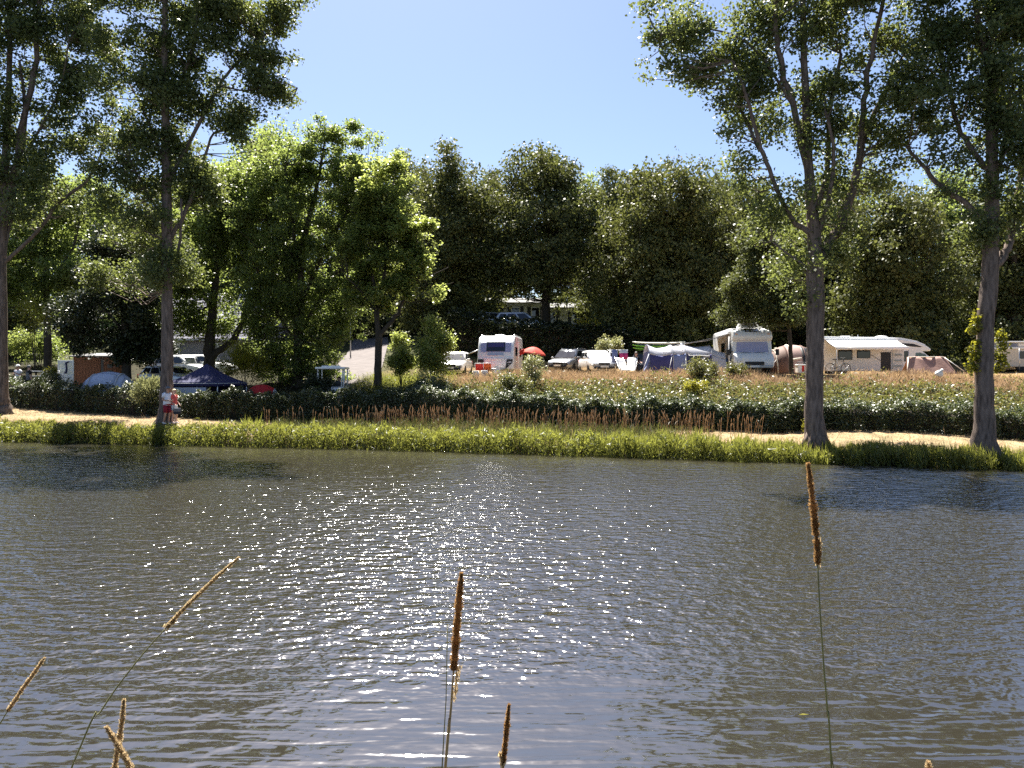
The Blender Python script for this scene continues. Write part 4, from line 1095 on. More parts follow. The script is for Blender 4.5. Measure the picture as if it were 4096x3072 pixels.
# ------------------------------------------------------------------ people
def person(label, loc, rz, H, J, skin, shirt, lower, hair, cap=None, sleeves=.16, skirt=False, long_hair=False, shorts_len=.62, stripes=None, sit=False):
    """one continuous skinned body with clothes and hair over it; faces local -Y"""
    root = empty('person', loc, rz, label, 'person')
    k = H / 1.75
    B = dict(pelvis=(0,0,.95), spine=(0,.0,1.12), chest=(0,.0,1.33), neck=(0,.005,1.48), jaw=(0,-.012,1.57), head=(0,-.01,1.655), top=(0,.0,1.72))
    for s, n_ in ((-1, 'l'), (1, 'r')):
        B.update({'sho'+n_: (s*.165,0,1.41), 'elb'+n_: (s*.21,.03,1.13), 'wri'+n_: (s*.22,-.04,.89), 'hip'+n_: (s*.085,0,.91), 'kne'+n_: (s*.095,-.02,.50), 'ank'+n_: (s*.095,.02,.09), 'toe'+n_: (s*.105,-.15,.03)})
    B.update(J)
    B = {a: Vector(v) * k for a, v in B.items()}
    rad = dict(pelvis=.125, spine=.115, chest=.125, neck=.055, jaw=.07, head=.092, top=.06, sho=.06, elb=.042, wri=.028, hip=.085, kne=.058, ank=.038, toe=.035)
    names = list(B); V = [B[a] for a in names]; rr = [rad.get(a, rad.get(a[:3], .05)) * k for a in names]
    I = {a: i for i, a in enumerate(names)}
    E = [('pelvis','spine'),('spine','chest'),('chest','neck'),('neck','jaw'),('jaw','head'),('head','top')]
    for s in 'lr': E += [('chest','sho'+s),('sho'+s,'elb'+s),('elb'+s,'wri'+s),('pelvis','hip'+s),('hip'+s,'kne'+s),('kne'+s,'ank'+s),('ank'+s,'toe'+s)]
    E = [(I[a], I[b]) for a, b in E]
    for s, sg in (('l', -1), ('r', 1)):               # palm, four unequal fingers, thumb off its side
        wv, el = B['wri'+s], B['elb'+s]
        d = (wv - el).normalized(); sd = d.cross(Vector((0, 1, .3))).normalized()
        V.append(wv + d * .05 * k); rr.append(.030 * k); pi = len(V) - 1; E.append((I['wri'+s], pi))
        for q, (o_, ln) in enumerate(((-.026,.075),(-.009,.088),(.009,.082),(.026,.066))):
            p1 = wv + d * .085 * k + sd * o_ * k; p2 = p1 + (d * .75 + Vector((0,-.45,-.15))) * ln * .9 * k
            V += [p1, p2]; rr += [.0105 * k, .0085 * k]; E += [(pi, len(V)-2), (len(V)-2, len(V)-1)]
        V += [wv + d*.045*k - sd*.042*k, wv + d*.08*k - sd*.062*k]; rr += [.012*k, .0095*k]; E += [(pi, len(V)-2), (len(V)-2, len(V)-1)]
    me = bpy.data.meshes.new('body'); me.from_pydata([tuple(v) for v in V], E, []); me.update()
    o = link('body', me, M[skin], root)
    sk = o.modifiers.new('skin', 'SKIN'); sk.use_smooth_shade = True
    for i, r_ in enumerate(rr): me.skin_vertices[0].data[i].radius = (r_, r_)
    me.skin_vertices[0].data[I['pelvis']].use_root = True
    sb = o.modifiers.new('smooth', 'SUBSURF'); sb.levels = 1; sb.render_levels = 2
    def ring(c, rx, ry, n=14, ax=None):
        ax = (ax or Vector((0,0,1))).normalized(); a = ax.cross(Vector((0,1,0))).normalized(); b = a.cross(ax) * -1
        return [tuple(c + a*math.cos(2*PI*i/n)*rx + b*math.sin(2*PI*i/n)*ry) for i in range(n)]
    up = B['neck'] - B['pelvis']
    # shirt
    m = MB(); hem = B['pelvis'] - up.normalized() * .06 * k
    m.rings([ring(hem,.185*k,.145*k,ax=up), ring(B['pelvis'].lerp(B['spine'],.5),.175*k,.14*k,ax=up), ring(B['spine'],.17*k,.135*k,ax=up), ring(B['chest'],.185*k,.138*k,ax=up), ring(B['chest'].lerp(B['neck'],.55),.165*k,.10*k,ax=up), ring(B['chest'].lerp(B['neck'],.85),.085*k,.075*k,ax=up)], False)
    for s in 'lr':
        a, b = B['sho'+s], B['elb'+s]; e = a.lerp(b, sleeves / .28)
        m.tube([B['chest'].lerp(a,.62) + Vector((0,0,.05*k)), a, e], [.085*k,.082*k,.07*k], 12, False)
    sh = m.build('shirt', M[shirt], root, solid=.008)
    if stripes:
        for i in range(7):
            c = hem.lerp(B['chest'], .1 + i*.14); MB().rings([ring(c,.191*k,.149*k,ax=up), ring(c+Vector((0,0,.022*k)),.191*k,.149*k,ax=up)], False).build('stripe', M[stripes], sh)
    # shorts, skirt or trousers
    m = MB(); wst = B['pelvis'] + up.normalized()*.05*k
    if skirt:
        m.rings([ring(wst,.15*k,.12*k), ring(B['pelvis'],.185*k,.15*k), ring((B['knel']+B['kner'])/2+Vector((0,0,.16*k)),.20*k,.16*k)], False)
    else:
        m.rings([ring(wst,.16*k,.13*k,ax=up), ring(B['pelvis'],.18*k,.145*k,ax=up), ring((B['hipl']+B['hipr'])/2 + (Vector((0,0,-.04)) if not sit else Vector((0,-.03,0)))*k,.175*k,.14*k)], False)
        for s in 'lr':
            h_, kn, an = B['hip'+s], B['kne'+s], B['ank'+s]
            pts = [h_, h_.lerp(kn,.5), h_.lerp(kn, min(1, shorts_len*1.25))]; rs_ = [.105*k,.092*k,.085*k]
            if shorts_len > .9: pts += [kn.lerp(an,.5), an]; rs_ += [.065*k,.055*k]
            m.tube(pts, rs_, 12, False)
    m.build('skirt' if skirt else ('shorts' if shorts_len < .9 else 'trousers'), M[lower], root, solid=.008)
    hd, jw, tp = B['head'], B['jaw'], B['top']
    fw = Vector((0,-1,0)); fa = J.get('face')
    if fa is not None: fw = Vector(fa).normalized()
    sdv = Vector((0,0,1)).cross(fw).normalized()
    MB().lathe([(.004,-.055),(.016,-.02),(.012,.02),(.003,.035)], tuple(hd + fw*.098*k + Vector((0,0,-.01))*k), 8).build('nose', M[skin], root)
    for sg in (-1, 1):
        MB().lathe([(.002,-.011),(.011,0),(.002,.011)], tuple(hd + fw*.088*k + sdv*sg*.034*k + Vector((0,0,.022*k))), 8).build('eye', M['black'], root)
        MB().lathe([(.006,-.032),(.016,0),(.006,.032)], tuple(hd + sdv*sg*.098*k), 8).build('ear', M[skin], root)
    MB().box(tuple(hd + fw*.088*k + Vector((0,0,-.058*k))), (.05*k,.016*k,.010*k)).build('mouth', M['maroon'], root)
    R_ = .112 * k; bk = -fw
    def cap_pts(u, v):
        a = 2*PI*u; th = v * (1.9 if not cap else 1.35); q = Vector((math.sin(th)*math.cos(a), math.sin(th)*math.sin(a), math.cos(th)))
        if q.dot(fw) > 0: q.z = max(q.z, .42 * q.dot(fw) + .22)
        return tuple(hd + Vector((0,0,.025*k)) + bk*.012*k + q * R_ * (1 + .03*math.sin(a*9)))
    MB().grid(cap_pts, 20, 8).build('hair', M[hair], root)
    if cap:
        c = MB(); c.grid(lambda u, v: tuple(hd + Vector((0,0,.04*k)) + Vector((math.sin(v*1.5)*math.cos(2*PI*u), math.sin(v*1.5)*math.sin(2*PI*u), math.cos(v*1.5))) * .122*k), 18, 6)
        c.box(tuple(hd + fw*.15*k + Vector((0,0,.055*k))), (.16*k,.12*k,.014*k), rz=math.atan2(fw.x, -fw.y) if abs(fw.x) > .01 else 0)
        c.build('cap', M[cap], root)
    if long_hair:
        MB().rings([ring(hd + bk*.05*k,.10*k,.07*k), ring(jw + bk*.075*k,.10*k,.06*k), ring(B['neck'] + bk*.09*k,.11*k,.05*k), ring(B['chest'] + bk*.12*k + Vector((0,0,.03)),.085*k,.03*k)]).build('long_hair', M[hair], root)
    for s in 'lr':
        MB().rings([ring(B['ank'+s]+Vector((0,.04,-.02))*k,.045*k,.06*k), ring(B['toe'+s].lerp(B['ank'+s],.5)+Vector((0,0,-.02))*k,.052*k,.12*k), ring(B['toe'+s].lerp(B['ank'+s],.5)+Vector((0,0,-.045))*k,.052*k,.14*k)]).build('shoe', M['whitef'] if not sit else M['dark_cloth'], root)
    return root
# ------------------------------------------------------------------ road, buildings, fences
def spot(px, Y, dz=0.0):
    x = (px - CX) / F * Y
    return Vector((x, Y, gz(x, Y) + dz))

cl = [(1345,41.5),(1375,44.5),(1402,48.5),(1428,53),(1448,58),(1466,64),(1478,70),(1482,76)]
cx_ = [(q[0]-CX)/F*q[1] for q in cl]; cy_ = [q[1] for q in cl]
rw = np.interp
rv, rq = [], []
NY, NX = 90, 10
for j in range(NY + 1):
    y = 41.5 + 34.5 * j / NY; x0 = float(np.interp(y, cy_, cx_)); hw_ = 1.75
    for i in range(NX + 1):
        x = x0 + (i / NX * 2 - 1) * hw_; rv.append((x, y, gz(x, y)))
rv = np.array(rv).reshape(NY+1, NX+1, 3)
for _ in range(3): rv[1:-1,:,2] = (rv[:-2,:,2] + rv[1:-1,:,2] + rv[2:,:,2]) / 3
rv[:,:,2] += .07
rv = rv.reshape(-1, 3)
ii = (np.arange(NY)[:,None]*(NX+1) + np.arange(NX)[None,:]).ravel()
o = link('road', np_mesh('road', rv, np.stack([ii, ii+1, ii+NX+2, ii+NX+1], 1), True), M['asphalt']); tag(o, 'pale road climbing from the low pitches', kind='structure')

# the old house behind the crooked tree
hb = Vector((-25.2, 62, gz(-24, 62.5) - .1))
house = empty('house', hb, 0, 'low house with a steep grey tiled roof behind the parked cars', 'house')
MB().box((0, 3.5, 1.3), (9.0, 7.0, 2.6)).prism([(0.001,2.6),(3.5,6.2),(6.999,2.6)], -4.49, 4.49).build('wall', M['render'], house)
for wx in (-2.8, .4):
    w_ = MB().box((wx, -.02, 1.55), (1.1,.08,1.1)).build('window', M['white'], house); MB().box((wx, -.07, 1.55), (.96,.02,.96)).build('pane', M['glass'], w_)
MB().box((3.1, -.03, 1.05), (.95,.08,2.1)).build('door', M['wood'], house)
rf = MB(); sl = math.hypot(3.9, 4.0)
ang = math.atan2(4.0, 3.9)
rf.grid(lambda u, v: (-4.8 + 9.6*u, -.42 + 3.92*v, 2.42 + 4.03*v), 2, 2, False).grid(lambda u, v: (-4.8 + 9.6*u, 7.42 - 3.92*v, 2.42 + 4.03*v), 2, 2, False)
roof = rf.build('roof', M['rooft'], house, solid=.10)
tm = MB().box((0,0,0), (.58,.40,.028)).build('tile', M['rooft'], roof)
tm.rotation_euler = (ang, 0, 0)
rr_ = random.Random(4); first = True
for row in range(16):
    for c_ in range(16):
        v = (row + .45) / 16; u = (c_ + .5 + (.5 if row % 2 else 0)) / 16
        if u > 1: continue
        t = tm if first else tm.copy()
        if not first: COL.objects.link(t); t.parent = roof
        first = False
        t.location = (-4.8 + 9.6*u + rr_.uniform(-.01,.01), -.42 + 3.92*v - .075, 2.42 + 4.03*v + .075)
        t.rotation_euler = (ang - .07 + rr_.uniform(-.02,.02), rr_.uniform(-.015,.015), 0)
MB().tube([(-4.8,3.5,6.5),(4.8,3.5,6.5)], .11, 8).build('ridge', M['rooft'], house)
MB().tube([(-4.8,-.5,2.36),(4.8,-.5,2.36)], .07, 8).build('gutter', M['alu'], house)

def mobile_home(label, loc, rz, L_, group='white mobile homes under the trees'):
    root = empty('mobile_home', loc, rz, label, 'mobile home', group)
    MB().box((0,1.5,1.55),(L_,3.0,2.3)).build('wall', M['mobile'], root)
    MB().prism([(-.25,2.69),(1.5,3.25),(3.25,2.69),(3.25,2.62),(-.25,2.62)], -L_/2-.15, L_/2+.15).build('roof', M['felt'], root)
    n_ = max(2, int(L_ / 1.7))
    for i in range(n_):
        x = -L_/2 + (i + .5) * L_ / n_; dr = i == n_ // 2
        o = MB().box((x,-.02,1.35 if dr else 1.75),(.80,.07,1.85 if dr else 1.05)).build('door' if dr else 'window', M['white'], root)
        MB().box((x,-.06,1.35 if dr else 1.75),(.66,.03,1.70 if dr else .92)).build('pane', M['glass'], o)
        for s in (-1, 1): MB().box((x+s*.60,-.03,1.35 if dr else 1.75),(.30,.06,1.85 if dr else 1.10)).build('shutter', M['black'], root)
    for i in range(4): MB().box((-L_/2+.4+i*(L_-.8)/3,1.5,.2),(.3,2.6,.44)).build('plinth', M['render'], root)
    return root
mobile_home('longer white mobile home with black shutters above the caravan', spot(2062, 70), R(2), 5.6)
mobile_home('white mobile home half hidden right of the dark beech trunk', spot(2255, 71), R(-2), 4.6)

shed = empty('shed', spot(376, 49.5, -.05), R(2), 'brown timber shed with an open black doorway gap', 'shed')
MB().box((0,1.2,1.1),(2.6,2.2,2.1)).build('wall', M['wood'], shed)
pl = MB().box((0,0,0),(.185,.03,2.12)).build('plank', M['wood'], shed); first = True
for i in range(14):
    if i in (9,): continue
    t = pl if first else pl.copy()
    if not first: COL.objects.link(t); t.parent = shed
    first = False
    t.location = (-1.27 + i*.196, .075 + rr_.uniform(-.006,.006), 1.1); t.rotation_euler = (0, rr_.uniform(-.006,.006), 0)
MB().box((.50,.08,1.05),(.16,.03,2.0)).build('doorway', M['black'], shed)
for zz in (1.55, 1.15): MB().box((1.0,.045,zz),(.32,.03,.24)).build('hatch', M['black'], shed)
MB().prism([(-.25,2.15),(2.5,2.4),(2.5,2.48),(-.25,2.23)], -1.5, 1.5).build('roof', M['felt'], shed)

nb_ = empty('notice_board', spot(264, 47.0, -.02), R(4), 'tall white notice panel with a dark hooked mark by the timber shed', 'notice board')
MB().box((0,0,1.05),(.84,.06,1.95)).build('panel', M['whitef'], nb_, .01)
for s in (-1, 1): MB().box((s*.45,0,1.0),(.06,.09,2.1)).build('post', M['alu'], nb_)
for (x,z,a,b_) in ((-.22,1.72,.32,.3),(-.22,1.36,.34,.26),(.24,1.66,.28,.4),(.26,1.28,.26,.26),(-.05,.95,.7,.04)):
    MB().box((x,-.036,z),(a,.008,b_)).build('sheet', M['boardw' if a < .6 else 'greyt'], nb_, .004)
MB().tube([(.20,-.05,1.92),(.02,-.05,1.86),(.06,-.05,1.5),(.02,-.05,1.22),(-.08,-.05,1.24)], [.05,.06,.05,.06,.05], 6).build('hook_mark', M['navy'], nb_)

gate = empty('metal_gate', spot(180, 46.5, -.02), R(3), 'grey metal bar gate beside the notice panel', 'gate')
for i, z in enumerate((.45,.75,1.05,1.35)): MB().tube([(-.85,0,z),(.85,0,z)], .024, 6).build('rail', M['galv'], gate)
for x in (-.85,.1,.85): MB().tube([(x,0,0),(x,0,1.42)], .03, 6).build('post', M['galv'], gate)
MB().tube([(-.62,-.1,.4),(.05,-.1,1.45)], .032, 6).build('brace', M['white'], gate)

lamp_ = empty('street_lamp', spot(1402, 62), 0, 'thin grey street lamp beside the top of the road', 'street lamp')
lz = at(1402, 1268, 62).z - lamp_.location.z
MB().tube([(0,0,0),(0,0,lz)], [.06,.035], 8).build('pole', M['galv'], lamp_)
MB().tube([(0.05,0,lz),(-.75,0,lz+.03)], .025, 6).build('arm', M['galv'], lamp_)
MB().box((-.6,0,lz+.02),(.5,.18,.09)).build('lamp_head', M['alu'], lamp_, .03)

# ------------------------------------------------------------------ vehicles
caravan('white touring caravan with a broad dark front window facing the pond', spot(2004, 48.3, -.06), R(-7))
motorhome_front('white motorhome seen from the front with lilac blinds in its windscreen', spot(2966, 47.0, .05), R(-5))
motorhome_side('long cream motorhome seen side on under its white awning', spot(3510, 47.6, -.12), R(-3))
car('white car left of the caravan with the sun glinting in its windscreen', spot(1822, 50.0), R(-5), 'white', H=1.55)
car('dark grey estate car parked right of the red parasol', spot(2282, 53.0), R(-28), 'greycar', 4.4, 1.78, 1.62, rails=True)
car('white car with a bright windscreen before the small caravan', spot(2388, 47.6), R(6), 'white', 4.1, 1.72, 1.5, glass='blind')
car('dark car carrying the stacked paddle boards behind the tunnel tent', spot(2640, 51.5), R(84), 'darkcar', 4.4, 1.8, 1.45)
car('silver car behind the straight poplar and the blue gazebo', spot(690, 47.5), R(66), 'silver', group=None)
car('white car half hidden left of the crooked tree trunk', spot(735, 53.5), R(70), 'white', 4.4, 1.8, 1.6)
car('white car right of the crooked trunk, farthest by the house', spot(826, 54.5), R(78), 'white', 4.2, 1.78, 1.5)
car('silver estate car on the terrace before the white mobile homes', spot(2085, 63.2, .3), R(80), 'silver', 4.6, 1.8, 1.6)
car('pale blue roofed car at the terrace edge above the caravan', spot(1965, 63.6, .2), R(20), 'silver', 4.0, 1.7, 1.45)

cv = empty('caravan', spot(2400, 60, -.3), R(4), 'small white caravan behind the dark grey estate car', 'caravan')
MB().prism([(-2.3,.45),(-2.35,.9),(-2.2,1.9),(-2.0,2.35),(2.1,2.35),(2.3,1.9),(2.35,.45)], 0, 2.1, 'y').build('body', M['mobile'], cv, .07)
MB().prism([(-2.02,2.34),(2.1,2.34),(2.1,2.42),(-2.02,2.42)], .05, 2.05, 'y').build('roof', M['white'], cv, .03)
for x in (-1.2, .6): window(cv, [(x,0,1.2),(x+.9,0,1.2),(x+.9,0,1.75),(x,0,1.75)])
MB().box((1.75,-.01,1.25),(.6,.03,1.6)).build('door', M['white'], cv, .01)
MB().box((0,-.01,2.0),(4.2,.02,.10)).build('stripe', M['silver'], cv)

fc = empty('folding_caravan', spot(4155, 50, -.05), R(3), 'low beige folding caravan right of the last poplar', 'folding caravan')
MB().box((0,1.1,.95),(5.4,2.2,1.2)).build('body', M['creamt'], fc, .03)
MB().box((0,1.1,1.60),(5.5,2.3,.12)).build('trim', M['white'], fc, .02)
MB().box((0,1.1,1.80),(5.3,2.1,.28)).build('band', M['greyt'], fc)
for x0, x1, mt in ((-2.5,-1.5,'slate'),(-1.4,.4,'whitef')): MB().box(((x0+x1)/2,.03,1.80),(x1-x0,.04,.2)).build('vent_panel', M[mt], fc)
MB().box((0,1.1,2.0),(5.6,2.4,.10)).build('roof', M['white'], fc, .03)
for x in (-1.4,-.6,.2): window(fc, [(x,0,.85),(x+.66,0,.85),(x+.66,0,1.42),(x,0,1.42)], frame='white')
for x in (-.2,): MB().tube([(x-1.6,-.6,0),(x-1.6,-.6,1.55)], .02, 6).build('awning_pole', M['alu'], fc)
for x in (-1.2, 1.2):
    o = MB().lathe([(.2,-.09),(.3,-.09),(.32,0),(.3,.09),(.2,.09)], (x,.1,.32), 16, 'y').build('wheel', M['tyre'], fc)

bug = empty('utility_buggy', spot(1330, 42.2), R(4), 'white open utility buggy coming down the road', 'buggy')
m = MB(); m.prism([(-1.3,.35),(-1.35,.7),(-1.2,.92),(-.55,1.0),(-.5,.6),(.3,.6),(.35,.95),(1.3,.95),(1.3,.35)], -.72, .72); m.build('body', M['white'], bug, .05)
MB().box((0,0.05,2.02),(1.62,1.9,.12)).build('roof', M['white'], bug, .05)
MB().box((0,-.45,2.12),(1.0,.3,.07)).build('light_bar', M['white'], bug, .02)
for sx in (-1, 1):
    MB().tube([(sx*.70,-.62,.98),(sx*.72,-.45,1.98)], .045, 8).build('post', M['white'], bug)
    MB().tube([(sx*.70,.75,.95),(sx*.72,.8,1.98)], .04, 8).build('post', M['white'], bug)
    MB().lathe([(.02,-.03),(.1,-.02),(.1,.03)], (sx*.5,-1.33,.78), 12, 'y').build('headlight', M['lamp'], bug)
    for yy in (-.85,.85): wheel(bug, sx*.66, yy, .28, .28, .22)
    MB().box((sx*.36,.25,.95),(.5,.14,.6)).build('seat_back', M['black'], bug, .04)
    MB().box((sx*.36,-.05,.66),(.5,.5,.12)).build('seat', M['black'], bug, .03)
MB().box((0,-.6,1.02),(1.36,.06,.10)).build('dashboard', M['black'], bug)
MB().lathe([(.17,-.01),(.19,.0),(.17,.01)], (.36,-.42,1.12), 16, 'y').build('steering_wheel', M['black'], bug)
MB().tube([(.60,-.72,1.0),(.66,-.58,1.94)], .03, 6).build('windscreen_frame', M['white'], bug)

# ------------------------------------------------------------------ tents
gz_ = empty('gazebo', spot(828, 42.4, -.02), R(-9), 'dark blue pyramid gazebo with a clear window wall', 'gazebo')
gh = at(828, 1531, 42.4).z - gz_.location.z; pk = at(832, 1455, 42.4).z - gz_.location.z
hs = 1.58
def gaz(u, v, k):
    a = PI/2*k; c = math.cos(a); s = math.sin(a); t = v
    x = (u*2-1)*hs*(1-t); y = -hs*(1-t); z = gh + (pk-gh)*(t - .11*math.sin(PI*t)*(1)) 
    return (x*c - y*s, x*s + y*c, z)
can = MB()
for k in range(4): can.grid(lambda u, v, k=k: gaz(u, v, k), 8, 10)
co = can.build('canopy', M['navy'], gz_, solid=.01)
for k in range(4):
    c, s = math.cos(PI/2*k), math.sin(PI/2*k)
    def val(u, v): x = (u*2-1)*hs; y = -hs-.012; return (x*c - y*s, x*s + y*c, gh + .01 - .20*v - .012*math.sin(u*40))
    MB().grid(val, 40, 1).build('valance', M['navy'], gz_, solid=.008)
    MB().tube([((-hs)*c - (-hs-.03)*s, (-hs)*s + (-hs-.03)*c, gh-.02), (hs*c - (-hs-.03)*s, hs*s + (-hs-.03)*c, gh-.02)], .018, 6).build('trim', M['greyt'], gz_)
    x, y = (-hs*c + hs*s), (-hs*s - hs*c)
    MB().tube([(x*.98,y*.98,0),(x*.98,y*.98,gh)], .028, 6).build('leg', M['white'], gz_)
MB().box((-.28,-hs+.06,gh-.50),(2.3,.02,.52)).build('window_wall', M['skyt'], gz_)
MB().box((0,hs-.05,gh/2-.1),(3.0,.02,gh-.2)).build('back_wall', M['navy'], gz_)

dome_tent('dome_tent', 'pale blue dome tent behind the laurel hedge', spot(437, 43.4, .15), R(4), 3.0, 2.4, at(437,1487,43.4).z - gz((437-CX)/F*43.4,43.4) - .15, ['slate','skyt','skyt','greyt'],
          [(.33,'greyt',.04),(.66,'greyt',.04)], (.36,.64,.08,.38,'skyt'))
rt = dome_tent('dome_tent', 'low red and grey dome tent right of the blue gazebo', spot(1048, 42.6, .1), R(8), 1.95, 1.7, at(1048,1538,42.6).z - gz((1048-CX)/F*42.6,42.6) - .1, ['redt','redt','redt','greyt'],
          [(.75,'greyt',.03),(.40,'redt',.02)], None)
bt = dome_tent('dome_tent', 'brown tunnel dome tent with cream arches and a dark open door', spot(3165, 46.6, -.02), R(-4), 3.3, 2.8, 1.86, ['brownt','brownt','pinkd','brownt','brownt'],
          [(.26,'creamt',.035),(.44,'creamt',.045),(.70,'creamt',.07),(.60,'brownt',.03)], (.56,.76,.02,.36,'black'))
MB().tube([(-.5,-1.3,.9),(.2,-1.38,1.02)], .05, 6).build('rolled_flap', M['creamt'], bt)

tt = empty('tunnel_tent', spot(2560, 45.6), R(-1), 'long lavender and indigo tunnel tent pitched on the bank top', 'tent')
PX = 45.6 / F
def tx(px): return (px - 2560) * PX
BAYS = [(2585,2676,1.74,1.72,'lav','navyt'),(2676,2726,1.72,1.76,'lav','bluet'),(2726,2826,1.76,1.70,'lav','navyt'),(2826,2882,1.70,1.30,'lav','lav')]
def tun(x0, x1, h0, h1, a0, a1, sag=.07):
    def f(u, v):
        a = PI * (a0 + (a1-a0) * v); s = 1 - sag * math.sin(PI*u)
        hgt = (h0 + (h1-h0)*u) * s; d = 1.30 * (1 - .05*math.sin(PI*u))
        return (x0 + (x1-x0)*u, -math.copysign(abs(math.cos(a)) ** .62, math.cos(a)) * d, math.sin(a) ** .72 * hgt + .015*math.sin(u*9+v*17))
    return f
for i, (p0, p1, h0, h1, up_, lo_) in enumerate(BAYS):
    sg = .10 if i == 0 else .05
    MB().grid(tun(tx(p0), tx(p1), h0, h1, 0, .20, sg), 10, 8).build('lower_panel', M[lo_], tt, solid=.01)
    MB().grid(tun(tx(p0), tx(p1), h0, h1, .20, .80, sg), 12, 18).build('canopy', M[up_], tt, solid=.01)
    MB().grid(tun(tx(p0), tx(p1), h0, h1, .80, 1, sg), 10, 8).build('rear_panel', M[lo_], tt, solid=.01)
    f = tun(tx(p0), tx(p1), h0, h1, 0, 1, 0)
    MB().tube([tuple(Vector(f(0, k/24)) * 1.008) for k in range(25)], .022, 6).build('pole_sleeve', M['greyt' if i else 'slate'], tt)
f = tun(tx(2736), tx(2818), 1.76, 1.72, .07, .185, .02)
MB().grid(lambda u, v: tuple(Vector(f(u, v)) + Vector((0,-.03,.01))), 8, 6).build('window', M['pvc'], tt, solid=.01)
MB().tube([tuple(Vector(f(k/12, .5 + .5*math.cos(PI*k/12)*-.6)) + Vector((0,-.06,0))) for k in range(13)], .022, 6).build('window_trim', M['whitef'], tt)
MB().tube([tuple(Vector(f(k/12, .95)) + Vector((0,-.06,0))) for k in range(13)], .022, 6).build('window_trim', M['whitef'], tt)
MB().add([(tx(2585),-1.0,0),(tx(2585),1.2,0),(tx(2585),.9,1.3),(tx(2585),-.8,1.35)], [(0,1,2,3)]).build('doorway', M['navy'], tt, solid=.01)
MB().add([(tx(2585),-.9,1.35),(tx(2585),-1.15,.75),(tx(2556),-1.5,.05),(tx(2562),-1.3,.3)], [(0,1,2,3)]).build('door_flap', M['bluet'], tt, solid=.012)
lm = MB()                                             # a rising row of small print marks, too blurred to read
for k in range(13):
    ff = tun(tx(2640), tx(2722), 1.72, 1.74, .20, .30, .05); q = Vector(ff(k/13, .30 + .4*k/13)) + Vector((0,-.03,.0))
    lm.box(tuple(q), (.045,.012,.07), ry=-.2)
lm.build('print_marks', M['greyt'], tt)
for (a, b_) in (((tx(2676),-1.05,1.2),(tx(2648),-2.0,.02)),((tx(2726),-1.05,1.2),(tx(2718),-2.0,.02)),((tx(2585),-1.0,1.2),(tx(2546),-2.0,.02)),((tx(2882),-.8,1.1),(tx(2878),-1.9,.02))):
    MB().tube([a, b_], .012, 4).build('guy_line', M['whitef'], tt)
MB().tube([(tx(2882),-.9,1.25),(tx(2880),-1.25,.05)], .035, 6).build('edge_pole', M['creamt'], tt)

wb_ = empty('low_tent', spot(3698, 44.0, -.05), R(-3), 'low pink brown flat topped canvas shelter before the long motorhome', 'tent')
def lowt(u, v):
    t = v; x = (u*2-1) * (1.44 - .42*min(1, t*1.6)); y = -.95 + 1.9*t if t > .625 else -.95 + .6*t/.625
    y = -.95 + (.75 * t/.5 if t < .5 else .75 + 1.1*(t-.5)/.5)
    z = 1.05*min(1, t/.5) if t < .5 else 1.05*(1 - (t-.5)/.5)
    z *= 1 + .03*math.sin(u*9)
    return (x, y + .05*math.sin(u*14), z + .02*math.sin(u*23+v*5))
MB().grid(lowt, 24, 14).build('flysheet', M['pinkt'], wb_, solid=.012)
MB().tube([(-1.02,-.2,1.06),(1.0,-.2,1.07)], .03, 6).build('ridge_trim', M['creamt'], wb_)
MB().tube([(-1.02,-.22,1.04),(-1.44,-.96,.0)], .03, 6).build('edge_trim', M['creamt'], wb_)
MB().tube([(1.02,-.22,1.04),(1.75,-.9,.25)], .02, 5).build('guy_line', M['whitef'], wb_)

# ------------------------------------------------------------------ small camping things
ps = empty('parasol', spot(2132, 47.0), 0, 'coral red parasol tilted beside the caravan', 'parasol')
zt = at(2140, 1388, 47).z - ps.location.z
MB().tube([(-.05,0,0),(.05,.05,zt)], .02, 6).build('pole', M['alu'], ps)
can = MB()
def par(u, v):
    a = 2*PI*u; r = v * .78 * (1 - .03*(1-math.cos(a*8))); q = Vector((r*math.cos(a), r*math.sin(a), -.42*(v**1.9)))
    q.rotate(Euler((.10,.16,0))); return tuple(q + Vector((.10,.05,zt)))
can.grid(par, 32, 8).build('canopy', M['parasol'], ps, solid=.006)
fl = MB(); fl.grid(lambda u, v: (-.85 + .30*u, -.05 + .05*math.sin(u*5), zt - .22 - .32*v + .12*u), 4, 4); fl.build('hanging_flap', M['redf'], ps, solid=.008)

def chair(label, loc, rz, fab, frame='alu', group=None, high=.92):
    root = empty('camping_chair', loc, rz, label, 'camping chair', group)
    MB().grid(lambda u, v: (-.24+.48*u, -.22+.44*v, .42 - .03*math.sin(PI*u)), 4, 4).build('seat', M[fab], root, solid=.012)
    MB().grid(lambda u, v: (-.24+.48*u, .22+.14*v, .46+(high-.50)*v), 4, 4).build('backrest', M[fab], root, solid=.012)
    for s in (-1, 1):
        MB().tube([(s*.26,-.25,0),(s*.26,.25,.45),(s*.26,.38,high)], .014, 6).build('leg', M[frame], root)
        MB().tube([(s*.26,.28,0),(s*.26,-.22,.44)], .014, 6).build('leg', M[frame], root)
        MB().tube([(s*.27,-.25,.64),(s*.27,.28,.64)], .018, 6).build('armrest', M['black'], root)
    MB().tube([(-.26,.38,high),(.26,.38,high)], .018, 6).build('top_bar', M[frame], root)
    return root
chair('red camping chair with a white top bar, next to the glinting car', spot(1922, 45.3), R(170), 'redf', 'white', 'red camping chairs before the caravan', .88)
chair('orange red camping chair directly before the caravan corner', spot(1957, 45.2), R(160), 'orange', 'white', 'red camping chairs before the caravan', .88)
chair('orange chair between the tunnel tent and the front facing motorhome', spot(2890, 45.0), R(150), 'orange', 'alu')
